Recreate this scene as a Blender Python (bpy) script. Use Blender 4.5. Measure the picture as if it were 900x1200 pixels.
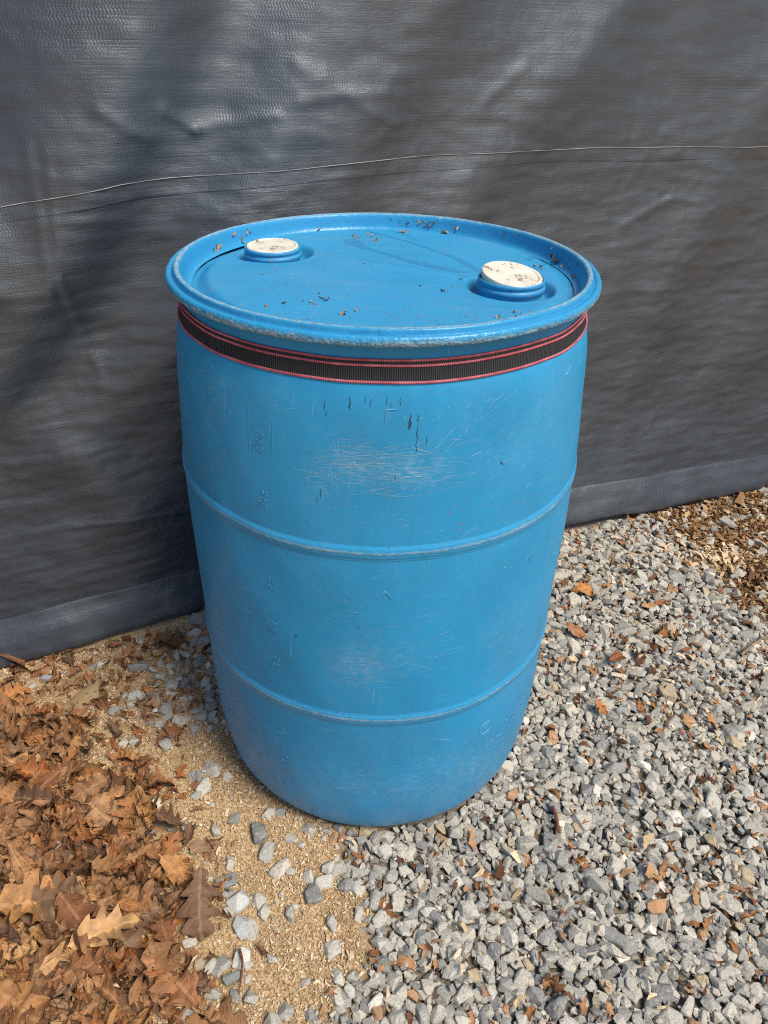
import bpy, bmesh, math, random
import numpy as np
from mathutils import Vector, Matrix, Euler

for o in list(bpy.data.objects):
    bpy.data.objects.remove(o)
S = bpy.context.scene
COL = S.collection
R = math.radians
rng = np.random.default_rng(7)
random.seed(7)

# ------------------------------------------------------------------ camera, sky, sun, exposure
F_PX, CAM_H, CAM_D, PITCH, ROLL, CAM_X = 847.48, 1.15036, 0.99854, 0.594398, -0.02665, 0.00898
cam_data = bpy.data.cameras.new('camera')
cam = bpy.data.objects.new('camera', cam_data)
COL.objects.link(cam)
cam_data.sensor_fit = 'VERTICAL'
cam_data.sensor_height = 36.0
cam_data.sensor_width = 27.0
cam_data.lens = F_PX / 1200 * 36.0
cam_data.clip_start = 0.02
cam_data.clip_end = 500
cam.matrix_world = (Matrix.Translation((CAM_X, -CAM_D, CAM_H)) @ Matrix.Rotation(math.pi / 2 - PITCH, 4, 'X')
                    @ Matrix.Rotation(-ROLL, 4, 'Z'))
S.camera = cam

SUN_DIR = Vector((0.54, -0.42, 1.05)).normalized()
SUN_EL = math.asin(SUN_DIR.z)
SUN_AZ = math.atan2(SUN_DIR.x, SUN_DIR.y)
world = bpy.data.worlds.new('World')
S.world = world
world.use_nodes = True
wn = world.node_tree
sky = wn.nodes.new('ShaderNodeTexSky')
sky.sky_type = 'NISHITA'
sky.sun_disc = False
sky.sun_elevation = SUN_EL
sky.sun_rotation = SUN_AZ
sky.air_density = 1.0
sky.dust_density = 1.6
sky.ozone_density = 1.0
wn.nodes['Background'].inputs['Strength'].default_value = 0.10
wn.links.new(sky.outputs[0], wn.nodes['Background'].inputs['Color'])
sun_data = bpy.data.lights.new('sun', 'SUN')
sun_data.energy = 3.2
sun_data.angle = R(22)
sun_data.color = (1.0, 0.91, 0.77)
sun = bpy.data.objects.new('sun', sun_data)
sun.rotation_euler = SUN_DIR.to_track_quat('Z', 'Y').to_euler()
sun.location = SUN_DIR * 6
COL.objects.link(sun)
S.view_settings.view_transform = 'Standard'
S.view_settings.look = 'None'
S.view_settings.exposure = 0.55
S.view_settings.gamma = 1.0
S.cycles.use_denoising = False
S.cycles.filter_width = 1.1


# ------------------------------------------------------------------ helpers
def rays(u, v):
    X = np.asarray(u, float) - 450
    Y = 600 - np.asarray(v, float)
    c, s = math.cos(ROLL), math.sin(ROLL)
    x = c * X + s * Y
    y = -s * X + c * Y
    return x, F_PX * math.cos(PITCH) + y * math.sin(PITCH), -F_PX * math.sin(PITCH) + y * math.cos(PITCH)


def at(u, v, z=0.0):
    """ground point that the photograph shows at pixel u, v"""
    dx, dy, dz = rays(u, v)
    t = (z - CAM_H) / dz
    return np.stack([CAM_X + t * dx, -CAM_D + t * dy], -1)


def project(P):
    P = np.asarray(P, float)
    v = P - np.array([CAM_X, -CAM_D, CAM_H])
    cp, sp = math.cos(PITCH), math.sin(PITCH)
    depth = v[:, 1] * cp - v[:, 2] * sp
    yy = v[:, 1] * sp + v[:, 2] * cp
    d = np.maximum(depth, 1e-3)
    X, Y = F_PX * v[:, 0] / d, F_PX * yy / d
    c, s = math.cos(ROLL), math.sin(ROLL)
    return 450 + c * X - s * Y, 600 - (s * X + c * Y), depth


def _hash(ix, iy, seed):
    h = (ix.astype(np.int64) * 374761393 + iy.astype(np.int64) * 668265263 + seed * 974634777) & 0x7fffffff
    h = ((h ^ (h >> 13)) * 1274126177) & 0x7fffffff
    h = h ^ (h >> 16)
    return (h & 0xffff) / 65535.0


def vnoise(x, y, seed=0):
    x = np.asarray(x, float)
    y = np.asarray(y, float)
    ix, iy = np.floor(x), np.floor(y)
    fx, fy = x - ix, y - iy
    ix, iy = ix.astype(int), iy.astype(int)
    out = 0
    gx = fx * fx * fx * (fx * (fx * 6 - 15) + 10)
    gy = fy * fy * fy * (fy * (fy * 6 - 15) + 10)
    vals = []
    for ox in (0, 1):
        for oy in (0, 1):
            a = _hash(ix + ox, iy + oy, seed) * 2 * np.pi
            vals.append(np.cos(a) * (fx - ox) + np.sin(a) * (fy - oy))
    return ((vals[0] * (1 - gy) + vals[1] * gy) * (1 - gx) + (vals[2] * (1 - gy) + vals[3] * gy) * gx) * 1.5


def fbm(x, y, octaves=4, seed=0, gain=0.5):
    a, s, out = 1.0, 1.0, 0
    for k in range(octaves):
        out = out + a * vnoise(np.asarray(x) * s + 17.3 * k, np.asarray(y) * s - 9.1 * k, seed + k)
        a *= gain
        s *= 2.0
    return out


def smooth(a, b, x):
    t = np.clip((np.asarray(x, float) - a) / (b - a), 0, 1)
    return t * t * (3 - 2 * t)


def poly_sdf(P, poly):
    """signed distance to a polygon, positive inside"""
    P = np.asarray(P, float)
    poly = np.asarray(poly, float)
    d = np.full(len(P), 1e9)
    inside = np.zeros(len(P), bool)
    for a, b in zip(poly, np.roll(poly, -1, 0)):
        e = b - a
        w = P - a
        t = np.clip((w @ e) / (e @ e), 0, 1)
        d = np.minimum(d, np.hypot(*(w - t[:, None] * e).T))
        c = ((a[1] > P[:, 1]) != (b[1] > P[:, 1]))
        with np.errstate(divide='ignore', invalid='ignore'):
            xi = (b[0] - a[0]) * (P[:, 1] - a[1]) / (b[1] - a[1]) + a[0]
        inside ^= c & (P[:, 0] < xi)
    return np.where(inside, d, -d)


def mesh_np(name, V, faces, material=None, uv=None, attrs=None, smooth_shade=True):
    """faces: int array (n,3) or (n,4)"""
    me = bpy.data.meshes.new(name)
    V = np.asarray(V, np.float32)
    faces = np.asarray(faces, np.int32)
    n, k = faces.shape
    me.vertices.add(len(V))
    me.vertices.foreach_set('co', V.ravel())
    me.loops.add(n * k)
    me.loops.foreach_set('vertex_index', faces.ravel())
    me.polygons.add(n)
    me.polygons.foreach_set('loop_start', np.arange(n, dtype=np.int32) * k)
    me.polygons.foreach_set('use_smooth', np.full(n, smooth_shade))
    me.update(calc_edges=True)
    if uv is not None:
        l = me.uv_layers.new(name='UVMap')
        l.data.foreach_set('uv', np.asarray(uv, np.float32)[faces.ravel()].ravel())
    for an, av in (attrs or {}).items():
        a = me.attributes.new(an, 'FLOAT', 'POINT')
        a.data.foreach_set('value', np.asarray(av, np.float32))
    if material:
        me.materials.append(material)
    return me


def obj(name, me, parent=None, loc=None):
    o = bpy.data.objects.new(name, me)
    COL.objects.link(o)
    if parent is not None:
        o.parent = parent
    if loc is not None:
        o.location = loc
    return o


def tag(o, label=None, cat=None, group=None, kind=None):
    for k, v in (('label', label), ('category', cat), ('group', group), ('kind', kind)):
        if v:
            o[k] = v
    return o


def thing(name, label, cat, loc=(0, 0, 0), group=None):
    o = bpy.data.objects.new(name, None)
    o.empty_display_size = 0.05
    o.location = loc
    COL.objects.link(o)
    return tag(o, label, cat, group)


def grid_faces(nu, nv, wrap=False):
    """vertices laid out [i*nv + j]; wrap closes the i direction"""
    i = np.arange(nu if wrap else nu - 1)
    j = np.arange(nv - 1)
    I, J = np.meshgrid(i, j, indexing='ij')
    I2 = (I + 1) % nu
    return np.stack([I * nv + J, I2 * nv + J, I2 * nv + J + 1, I * nv + J + 1], -1).reshape(-1, 4)


def lathe(name, prof, material, n=256, disp=None, center=(0, 0)):
    """prof: list of (r, z); theta 0 faces the camera (-y). disp(theta, index array, r, z) -> dr, dz"""
    prof = np.asarray(prof, float)
    m = len(prof)
    th = np.linspace(0, 2 * np.pi, n, endpoint=False)
    T, K = np.meshgrid(th, np.arange(m), indexing='ij')
    r = prof[K, 0]
    z = prof[K, 1]
    if disp:
        dr, dz = disp(T, K, r, z)
        r = r + dr
        z = z + dz
    V = np.stack([center[0] + r * np.sin(T), center[1] - r * np.cos(T), z], -1).reshape(-1, 3)
    arc = np.concatenate([[0], np.cumsum(np.hypot(*np.diff(prof, axis=0).T))])
    uv = np.stack([(T - np.pi) * 0.29, arc[K]], -1).reshape(-1, 2)
    f = grid_faces(n, m, True)
    return mesh_np(name, V, f, material, uv)


# ---- node helpers
class N:
    def __init__(self, name, rough=0.5, spec=0.5):
        self.m = bpy.data.materials.new(name)
        self.m.use_nodes = True
        self.t = self.m.node_tree
        self.b = self.t.nodes['Principled BSDF']
        self.b.inputs['Roughness'].default_value = rough
        self.b.inputs['Specular IOR Level'].default_value = spec

    def node(self, typ, **kw):
        n = self.t.nodes.new(typ)
        for k, v in kw.items():
            if k.startswith('_'):
                setattr(n, k[1:], v)
            else:
                key = k.replace('__', ' ')
                inp = n.inputs[int(key[1:])] if key[0] == 'i' and key[1:].isdigit() else n.inputs[key]
                if hasattr(v, 'is_output') or isinstance(v, bpy.types.NodeSocket):
                    self.t.links.new(v, inp)
                else:
                    inp.default_value = v
        return n

    def link(self, a, b):
        self.t.links.new(a, b)

    def coord(self, which='Object', scale=None):
        c = self.node('ShaderNodeTexCoord').outputs[which]
        if scale is None:
            return c
        mp = self.node('ShaderNodeMapping')
        self.link(c, mp.inputs['Vector'])
        mp.inputs['Scale'].default_value = scale
        return mp.outputs[0]

    def noise(self, vec, scale, detail=3, rough=0.55, dist=0.0):
        return self.node('ShaderNodeTexNoise', Vector=vec, Scale=scale, Detail=detail, Roughness=rough, Distortion=dist).outputs['Fac']

    def voro(self, vec, scale, feature='F1', out='Distance'):
        return self.node('ShaderNodeTexVoronoi', _feature=feature, Vector=vec, Scale=scale).outputs[out]

    def ramp(self, fac, stops, interp='LINEAR'):
        n = self.node('ShaderNodeValToRGB', Fac=fac)
        cr = n.color_ramp
        cr.interpolation = interp
        while len(cr.elements) > 1:
            cr.elements.remove(cr.elements[-1])
        for i, (p, c) in enumerate(stops):
            e = cr.elements[0] if i == 0 else cr.elements.new(p)
            e.position = p
            e.color = c if len(c) == 4 else (*c, 1)
        return n.outputs['Color']

    def step(self, fac, a, b):
        n = self.node('ShaderNodeMapRange', _interpolation_type='SMOOTHSTEP', Value=fac)
        n.inputs['From Min'].default_value = a
        n.inputs['From Max'].default_value = b
        return n.outputs[0]

    def math(self, op, a, b=0.0, c=0.0):
        n = self.node('ShaderNodeMath', _operation=op)
        for i, x in enumerate((a, b, c)):
            if isinstance(x, bpy.types.NodeSocket):
                self.link(x, n.inputs[i])
            else:
                n.inputs[i].default_value = x
        return n.outputs[0]

    def mix(self, fac, a, b, mode='MIX'):
        n = self.node('ShaderNodeMix', _data_type='RGBA', _blend_type=mode)
        for i, x in ((0, fac), (6, a), (7, b)):
            if isinstance(x, bpy.types.NodeSocket):
                self.link(x, n.inputs[i])
            else:
                n.inputs[i].default_value = x if i == 0 else ((*x, 1) if len(x) == 3 else x)
        return n.outputs[2]

    def attr(self, name):
        return self.node('ShaderNodeAttribute', _attribute_name=name).outputs['Fac']

    def rand(self, name='tint'):
        """one random value per piece, whether it is an object or an island of a joined mesh"""
        oi = self.node('ShaderNodeObjectInfo').outputs['Random']
        return self.math('FRACT', self.math('ADD', self.attr(name), oi))

    def bump(self, height, strength=0.3, dist=0.001, normal=None):
        n = self.node('ShaderNodeBump', Height=height, Strength=strength, Distance=dist)
        if normal is not None:
            self.link(normal, n.inputs['Normal'])
        return n.outputs[0]

    def done(self, color=None, rough=None, normal=None):
        for v, k in ((color, 'Base Color'), (rough, 'Roughness'), (normal, 'Normal')):
            if v is None:
                continue
            if isinstance(v, bpy.types.NodeSocket):
                self.link(v, self.b.inputs[k])
            else:
                self.b.inputs[k].default_value = (*v, 1) if k == 'Base Color' else v
        return self.m


# ------------------------------------------------------------------ materials
BLUE = (0.018, 0.258, 0.505)
BLUE_D = (0.015, 0.216, 0.430)
SCUFF = (0.30, 0.47, 0.60)


def mat_drum(name, rim=False):
    n = N(name, 0.42, 0.32)
    ob = n.coord('Object')
    uv = n.coord('UV')
    big = n.noise(ob, 6, 4)
    col = n.mix(n.step(big, 0.35, 0.7), BLUE, BLUE_D)
    # faint vertical flow marks of the moulding
    st = n.noise(n.coord('UV', (60, 3, 1)), 1.0, 3)
    col = n.mix(n.math('MULTIPLY', n.step(st, 0.45, 0.75), 0.16), col, (0.03, 0.30, 0.58))
    # fine crossing scratches: very stretched noise, broken up by patches
    total = None
    for k, (sc, rot) in enumerate((((9, 420, 1), 0.05), ((14, 520, 1), -0.22), ((420, 16, 1), 0.06), ((16, 380, 1), 0.5))):
        mp = n.node('ShaderNodeMapping')
        n.link(uv, mp.inputs['Vector'])
        mp.inputs['Rotation'].default_value = (0, 0, rot)
        mp.inputs['Location'].default_value = (k * 3.1, k * 1.7, 0)
        mp2 = n.node('ShaderNodeMapping')
        n.link(mp.outputs[0], mp2.inputs['Vector'])
        mp2.inputs['Scale'].default_value = sc
        s = n.step(n.noise(mp2.outputs[0], 1.0, 2, 0.5), 0.66, 0.72)
        patch = n.step(n.noise(n.coord('UV', (5 + k, 7, 1)), 1.3, 3), 0.50, 0.68)
        s = n.math('MULTIPLY', s, patch)
        total = s if total is None else n.math('MAXIMUM', total, s)
    col = n.mix(n.math('MULTIPLY', total, 0.42), col, SCUFF)
    # specks of grit and nicks
    sp = n.step(n.voro(uv, 160), 0.10, 0.05)
    spm = n.step(n.noise(uv, 9, 3), 0.55, 0.7)
    col = n.mix(n.math('MULTIPLY', n.math('MULTIPLY', sp, spm), 0.7), col, SCUFF)
    if not rim:
        # splashed dust low on the barrel
        z = n.node('ShaderNodeSeparateXYZ', Vector=ob).outputs['Z']
        low = n.math('MULTIPLY', n.step(z, 0.22, 0.0), n.step(n.noise(ob, 14, 5, 0.65), 0.3, 0.75))
        col = n.mix(n.math('MULTIPLY', low, 0.42), col, (0.17, 0.27, 0.36))
        dots = n.math('MULTIPLY', n.step(n.voro(ob, 42), 0.16, 0.06), n.step(n.noise(ob, 5, 2), 0.52, 0.62))
        col = n.mix(n.math('MULTIPLY', dots, 0.3), col, (0.20, 0.13, 0.09))
    hz = n.attr('scuff')
    hf = n.math('ADD', n.math('MULTIPLY', n.noise(n.coord('UV', (60, 520, 1)), 1.0, 4, 0.7), 0.6), n.math('MULTIPLY', n.noise(uv, 90, 5, 0.75), 0.4))
    col = n.mix(n.math('MULTIPLY', n.math('MULTIPLY', hz, n.step(hf, 0.44, 0.60)), 0.5), col, SCUFF)
    chalk = n.step(n.noise(ob, 11, 6, 0.7), 0.45, 0.75)
    col = n.mix(n.math('MULTIPLY', chalk, 0.11), col, (0.13, 0.30, 0.44))
    rough = n.math('ADD', n.math('MULTIPLY', n.noise(ob, 30, 4), 0.25), n.math('ADD', 0.28, n.math('MULTIPLY', total, 0.2)))
    hgt = n.math('ADD', n.math('MULTIPLY', n.noise(ob, 40, 3), 0.6), n.math('MULTIPLY', n.noise(ob, 420, 2), 0.12))
    nb = n.bump(hgt, 0.10, 0.004)
    nb = n.bump(total, 0.25, 0.0006, nb)
    return n.done(col, rough, nb)


def mat_scuffed_edge(name, lo, hi, amount=0.9):
    """blue plastic with the ridges scraped pale and grimy"""
    n = N(name, 0.5, 0.4)
    ob = n.coord('Object')
    col = n.mix(n.noise(ob, 9, 3), BLUE, (0.03, 0.24, 0.48))
    w = n.attr('wear')
    br = n.math('ADD', n.math('MULTIPLY', n.noise(ob, 95, 5, 0.75), 0.62), n.math('MULTIPLY', n.noise(ob, 11, 3), 0.38))
    br2 = n.noise(n.coord('UV', (90, 700, 1)), 1.0, 3, 0.6)
    br = n.math('ADD', n.math('MULTIPLY', br, 0.7), n.math('MULTIPLY', br2, 0.3))
    m = n.step(n.math('ADD', br, n.math('MULTIPLY', w, 0.42)), lo, hi)
    pale = n.ramp(n.noise(ob, 160, 4, 0.7), [(0.3, (0.10, 0.17, 0.20)), (0.48, (0.24, 0.33, 0.37)), (0.62, (0.33, 0.40, 0.41)), (0.75, (0.26, 0.22, 0.16))])
    col = n.mix(n.math('MULTIPLY', m, amount), col, pale)
    grime = n.math('MULTIPLY', n.step(n.noise(ob, 130, 4, 0.7), 0.60, 0.66), n.step(n.noise(ob, 17, 2), 0.42, 0.6))
    col = n.mix(n.math('MULTIPLY', grime, 0.7), col, (0.10, 0.055, 0.035))
    rough = n.math('ADD', 0.34, n.math('MULTIPLY', m, 0.4))
    hgt = n.math('ADD', n.math('MULTIPLY', n.noise(ob, 60, 4, 0.7), 1.0), n.math('MULTIPLY', n.math('MULTIPLY', n.noise(ob, 330, 3, 0.7), m), 0.9))
    return n.done(col, rough, n.bump(hgt, 0.5, 0.0022))


def mat_lid():
    n = N('lid_plastic', 0.4, 0.45)
    ob = n.coord('Object')
    col = n.mix(n.step(n.noise(ob, 7, 4), 0.3, 0.7), BLUE, (0.024, 0.24, 0.48))
    # dried crumbs, brown flecks and pale scrapes
    cl = n.step(n.noise(ob, 8, 3, 0.6), 0.48, 0.62)
    fl = n.math('MULTIPLY', n.step(n.noise(ob, 230, 4, 0.75), 0.56, 0.62), cl)
    col = n.mix(n.math('MULTIPLY', fl, 0.65), col, (0.22, 0.18, 0.17))
    fl2 = n.math('MULTIPLY', n.step(n.noise(ob, 150, 4, 0.75), 0.61, 0.64), n.step(n.noise(ob, 13, 2), 0.5, 0.6))
    col = n.mix(fl2, col, (0.10, 0.045, 0.03))
    pl = n.math('MULTIPLY', n.step(n.noise(n.coord('Object', (1, 5, 1)), 70, 4, 0.75), 0.62, 0.70), n.step(n.noise(ob, 6, 2), 0.48, 0.62))
    col = n.mix(n.math('MULTIPLY', pl, 0.5), col, (0.40, 0.52, 0.58))
    wash = n.step(n.noise(n.coord('Object', (3, 9, 1)), 2.2, 5, 0.6), 0.5, 0.72)
    col = n.mix(n.math('MULTIPLY', wash, 0.12), col, (0.2, 0.36, 0.46))
    rough = n.math('ADD', n.math('MULTIPLY', n.noise(ob, 40, 4), 0.25), 0.30)
    hgt = n.math('ADD', n.math('MULTIPLY', n.noise(ob, 16, 3), 1.0), n.math('MULTIPLY', n.noise(ob, 260, 2), 0.1))
    return n.done(col, rough, n.bump(hgt, 0.16, 0.006))


def plain(name, color, rough=0.5, var=0.25, scale=60, bump=0.2):
    n = N(name, rough)
    ob = n.coord('Object')
    k = n.noise(ob, scale, 4, 0.65)
    c2 = tuple(c * (1 - var) for c in color)
    return n.done(n.mix(n.step(k, 0.3, 0.7), c2, color), None, n.bump(k, bump, 0.0015))


def mat_cap():
    n = N('white_plug_plastic', 0.45)
    ob = n.coord('Object')
    col = n.mix(n.step(n.noise(ob, 30, 4), 0.4, 0.7), (0.62, 0.60, 0.53), (0.52, 0.49, 0.41))
    d = n.math('MULTIPLY', n.step(n.noise(ob, 170, 4, 0.7), 0.55, 0.62), n.step(n.noise(ob, 28, 2), 0.42, 0.6))
    col = n.mix(d, col, (0.11, 0.075, 0.05))
    return n.done(col, None, n.bump(n.noise(ob, 90, 3), 0.15, 0.001))


def mat_web():
    n = N('black_webbing', 0.75, 0.25)
    uv = n.coord('UV', (1, 1, 1))
    w = n.node('ShaderNodeTexWave', _wave_type='BANDS', _bands_direction='X', Vector=uv, Scale=125.0, Distortion=0.4, Detail=1.0)
    w.inputs['Detail Scale'].default_value = 3
    f = w.outputs['Fac']
    col = n.mix(n.step(f, 0.3, 0.8), (0.010, 0.011, 0.014), (0.040, 0.042, 0.050))
    ob = n.coord('Object')
    dust = n.math('MULTIPLY', n.step(n.noise(ob, 200, 4, 0.7), 0.63, 0.70), n.step(n.noise(ob, 12, 2), 0.5, 0.7))
    col = n.mix(n.math('MULTIPLY', dust, 0.6), col, (0.16, 0.14, 0.10))
    return n.done(col, None, n.bump(f, 0.5, 0.001))


def mat_pink():
    n = N('pink_binding', 0.7, 0.2)
    ob = n.coord('Object')
    col = n.mix(n.step(n.noise(ob, 40, 4), 0.35, 0.7), (0.36, 0.080, 0.105), (0.50, 0.155, 0.195))
    return n.done(col)


def mat_tarp(name, base=(0.015, 0.020, 0.028), weave=1.0):
    n = N(name, 0.4, 1.0)
    uv = n.coord('UV')
    # woven tape: irregular weft streaks over a faint warp
    s1 = n.noise(n.coord('UV', (5, 340, 1)), 1.0, 4, 0.7)
    s2 = n.noise(n.coord('UV', (60, 420, 1)), 1.0, 3, 0.6, 0.4)
    s3 = n.noise(n.coord('UV', (300, 420, 1)), 1.0, 2, 0.6)
    patch = n.step(n.noise(n.coord('UV', (2.6, 3.4, 1)), 1.0, 3), 0.32, 0.65)
    sv = n.node('ShaderNodeSeparateXYZ', Vector=uv)
    row = n.math('PINGPONG', sv.outputs['Y'], 0.0062)
    slant = n.math('ADD', sv.outputs['X'], n.math('MULTIPLY', row, 0.5))
    jit = n.math('MULTIPLY', n.noise(n.coord('UV', (18, 150, 1)), 1.0, 2), 0.006)
    herr = n.math('SINE', n.math('MULTIPLY', n.math('ADD', slant, jit), 6.2832 / 0.0050))
    hp = n.step(n.noise(n.coord('UV', (3.5, 9, 1)), 1.0, 3), 0.38, 0.66)
    s3 = n.math('ADD', s3, n.math('MULTIPLY', herr, n.math('ADD', 0.08, n.math('MULTIPLY', hp, 0.24))))
    thr = n.math('POWER', n.math('ABSOLUTE', n.math('SINE', n.math('MULTIPLY', n.math('ADD', sv.outputs['Y'], n.math('MULTIPLY', n.noise(n.coord('UV', (3, 12, 1)), 1.0, 2), 0.01)), 3.1416 / 0.0062))), 6.0)
    s3 = n.math('ADD', s3, n.math('MULTIPLY', thr, 0.15))
    h = n.math('ADD', n.math('ADD', n.math('MULTIPLY', s1, n.math('ADD', 0.35, n.math('MULTIPLY', patch, 0.55))), n.math('MULTIPLY', s2, 0.45)), n.math('MULTIPLY', s3, 0.35))
    crk = n.noise(n.coord('UV', (34, 46, 1)), 1.0, 5, 0.62, 0.6)
    crum = n.math('ABSOLUTE', n.math('SUBTRACT', crk, 0.5))
    nb = n.bump(h, 0.46 * weave, 0.0015)
    nb = n.bump(crum, 0.16, 0.005, nb)
    col = n.mix(n.step(n.noise(uv, 3.0, 5, 0.6), 0.3, 0.7), base, tuple(c * 1.35 for c in base))
    dust = n.step(n.noise(n.coord('UV', (9, 20, 1)), 1.0, 5, 0.7), 0.50, 0.80)
    col = n.mix(n.math('MULTIPLY', dust, 0.30), col, (0.042, 0.048, 0.056))
    tg = n.node('ShaderNodeTangent', _direction_type='UV_MAP')
    n.link(tg.outputs[0], n.b.inputs['Tangent'])
    n.b.inputs['Specular Tint'].default_value = (0.84, 0.92, 1.0, 1)
    n.b.inputs['IOR'].default_value = 1.62
    n.b.inputs['Anisotropic'].default_value = 0.82
    n.b.inputs['Anisotropic Rotation'].default_value = 0.25
    rough = n.math('ADD', 0.31, n.math('MULTIPLY', n.noise(uv, 12, 4), 0.12))
    return n.done(col, rough, nb)


def mat_stone(name='crushed_stone'):
    n = N(name, 0.8, 0.3)
    ob = n.coord('Object')
    r = n.rand()
    base = n.ramp(r, [(0.0, (0.386, 0.363, 0.317)), (0.10, (0.258, 0.253, 0.235)), (0.20, (0.423, 0.400, 0.345)), (0.33, (0.313, 0.304, 0.271)),
                      (0.46, (0.405, 0.386, 0.336)), (0.57, (0.184, 0.184, 0.179)), (0.62, (0.451, 0.419, 0.354)), (0.72, (0.340, 0.327, 0.281)),
                      (0.80, (0.460, 0.437, 0.386)), (0.89, (0.258, 0.258, 0.244)), (0.93, (0.396, 0.313, 0.207)), (0.955, (0.607, 0.570, 0.506)), (0.982, (0.386, 0.221, 0.115))], 'CONSTANT')
    oi = n.node('ShaderNodeCombineXYZ', X=n.math('MULTIPLY', r, 37.0), Y=n.math('MULTIPLY', r, 91.0)).outputs[0]
    p = n.node('ShaderNodeVectorMath', _operation='ADD', i0=ob, i1=oi).outputs[0]
    sp = n.noise(p, 420, 4, 0.75)
    col = n.mix(n.math('MULTIPLY', n.step(sp, 0.53, 0.62), 0.5), base, (0.10, 0.10, 0.10))
    col = n.mix(n.math('MULTIPLY', n.step(sp, 0.44, 0.36), 0.40), col, (0.62, 0.60, 0.55))
    st = n.step(n.noise(p, 60, 4, 0.6), 0.55, 0.75)
    col = n.mix(n.math('MULTIPLY', st, 0.35), col, (0.26, 0.20, 0.13))
    h = n.math('ADD', n.noise(p, 150, 4, 0.65), n.math('MULTIPLY', sp, 0.4))
    return n.done(col, None, n.bump(h, 0.8, 0.003))


def mat_flake(name, stops, scale=300):
    n = N(name, 0.85, 0.15)
    ob = n.coord('Object')
    c = n.ramp(n.rand(), stops)
    k = n.noise(ob, scale, 3)
    return n.done(n.mix(n.math('MULTIPLY', n.step(k, 0.35, 0.7), 0.35), c, (0.08, 0.045, 0.02)))


def mat_leaf():
    n = N('dead_leaf', 0.62, 0.3)
    ob = n.coord('Object')
    uv = n.coord('UV')
    r = n.rand()
    base = n.ramp(r, [(0.0, (0.34, 0.145, 0.050)), (0.08, (0.15, 0.060, 0.025)), (0.17, (0.43, 0.215, 0.080)), (0.27, (0.12, 0.058, 0.030)),
                      (0.36, (0.38, 0.20, 0.095)), (0.46, (0.28, 0.14, 0.066)), (0.56, (0.37, 0.125, 0.036)), (0.65, (0.085, 0.045, 0.026)),
                      (0.74, (0.26, 0.155, 0.090)), (0.84, (0.47, 0.265, 0.115)), (0.92, (0.24, 0.10, 0.042)), (1.0, (0.40, 0.19, 0.08))])
    blot = n.noise(ob, 55, 4, 0.65)
    col = n.mix(n.math('MULTIPLY', n.step(blot, 0.42, 0.66), 0.75), base, n.mix(0.6, base, (0.07, 0.03, 0.015)))
    sx = n.node('ShaderNodeSeparateXYZ', Vector=uv)
    u, v = sx.outputs['X'], sx.outputs['Y']
    av = n.math('ABSOLUTE', n.math('SUBTRACT', v, 0.5))
    mid = n.step(av, 0.035, 0.012)
    lat = n.math('FRACT', n.math('SUBTRACT', n.math('MULTIPLY', u, 8.0), n.math('MULTIPLY', av, 5.0)))
    lat = n.math('ABSOLUTE', n.math('SUBTRACT', lat, 0.5))
    latm = n.step(lat, 0.10, 0.03)
    vein = n.math('MAXIMUM', mid, n.math('MULTIPLY', latm, 0.6))
    col = n.mix(n.math('MULTIPLY', vein, 0.30), col, n.mix(0.6, base, (0.55, 0.36, 0.18)))
    sp = n.step(n.noise(ob, 240, 3, 0.7), 0.62, 0.68)
    col = n.mix(n.math('MULTIPLY', sp, 0.5), col, (0.06, 0.03, 0.018))
    h = n.math('ADD', n.math('MULTIPLY', vein, 0.5), n.math('MULTIPLY', blot, 1.2))
    h = n.math('ADD', h, n.math('MULTIPLY', n.noise(ob, 130, 4, 0.7), 1.2))
    return n.done(col, None, n.bump(h, 0.7, 0.0030))


def mat_ground():
    n = N('soil', 0.95, 0.1)
    ob = n.coord('Object')
    saw, dark = n.attr('sawdust'), n.attr('mulch')
    f = n.noise(ob, 260, 4, 0.7)
    sd = n.ramp(f, [(0.32, (0.17, 0.105, 0.055)), (0.45, (0.38, 0.26, 0.135)), (0.55, (0.52, 0.375, 0.21)), (0.68, (0.64, 0.50, 0.31))])
    blot = n.step(n.noise(ob, 14, 4, 0.6), 0.42, 0.66)
    sd = n.mix(n.math('MULTIPLY', blot, 0.45), sd, (0.24, 0.15, 0.08))
    soil = n.ramp(n.noise(ob, 190, 5, 0.7), [(0.35, (0.11, 0.088, 0.066)), (0.55, (0.21, 0.175, 0.135)), (0.7, (0.34, 0.295, 0.235))])
    mul = n.ramp(n.noise(ob, 170, 5, 0.72), [(0.35, (0.025, 0.013, 0.007)), (0.52, (0.09, 0.045, 0.02)), (0.68, (0.24, 0.13, 0.06))])
    col = n.mix(saw, soil, sd)
    col = n.mix(dark, col, mul)
    return n.done(col, None, n.bump(f, 0.8, 0.004))


M_DRUM = mat_drum('drum_plastic')
M_HOOP = mat_scuffed_edge('hoop_plastic', 0.72, 0.92, 0.55)
M_RIM = mat_scuffed_edge('rim_plastic', 0.74, 0.95, 0.7)
M_LID = mat_lid()
M_CAP = mat_cap()
M_WEB = mat_web()
M_PINK = mat_pink()
M_TARP = mat_tarp('tarp_sheet')
M_HEM = mat_tarp('tarp_hem', (0.015, 0.020, 0.028), 0.9)
M_THREAD = plain('seam_thread', (0.34, 0.34, 0.34), 0.6, 0.6, 12)
M_EMB = plain('raised_plastic', (0.055, 0.305, 0.545), 0.45, 0.3, 90)
M_WORN = plain('worn_raised_plastic', (0.12, 0.37, 0.62), 0.5, 0.3, 150)
M_SCUFF = plain('scraped_plastic', (0.24, 0.47, 0.64), 0.6, 0.2, 120)
M_GOUGE = plain('dark_gouge', (0.015, 0.03, 0.05), 0.7)
M_STREAK = plain('dark_streak', (0.018, 0.215, 0.455), 0.37, 0.12, 50, 0.05)
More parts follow.
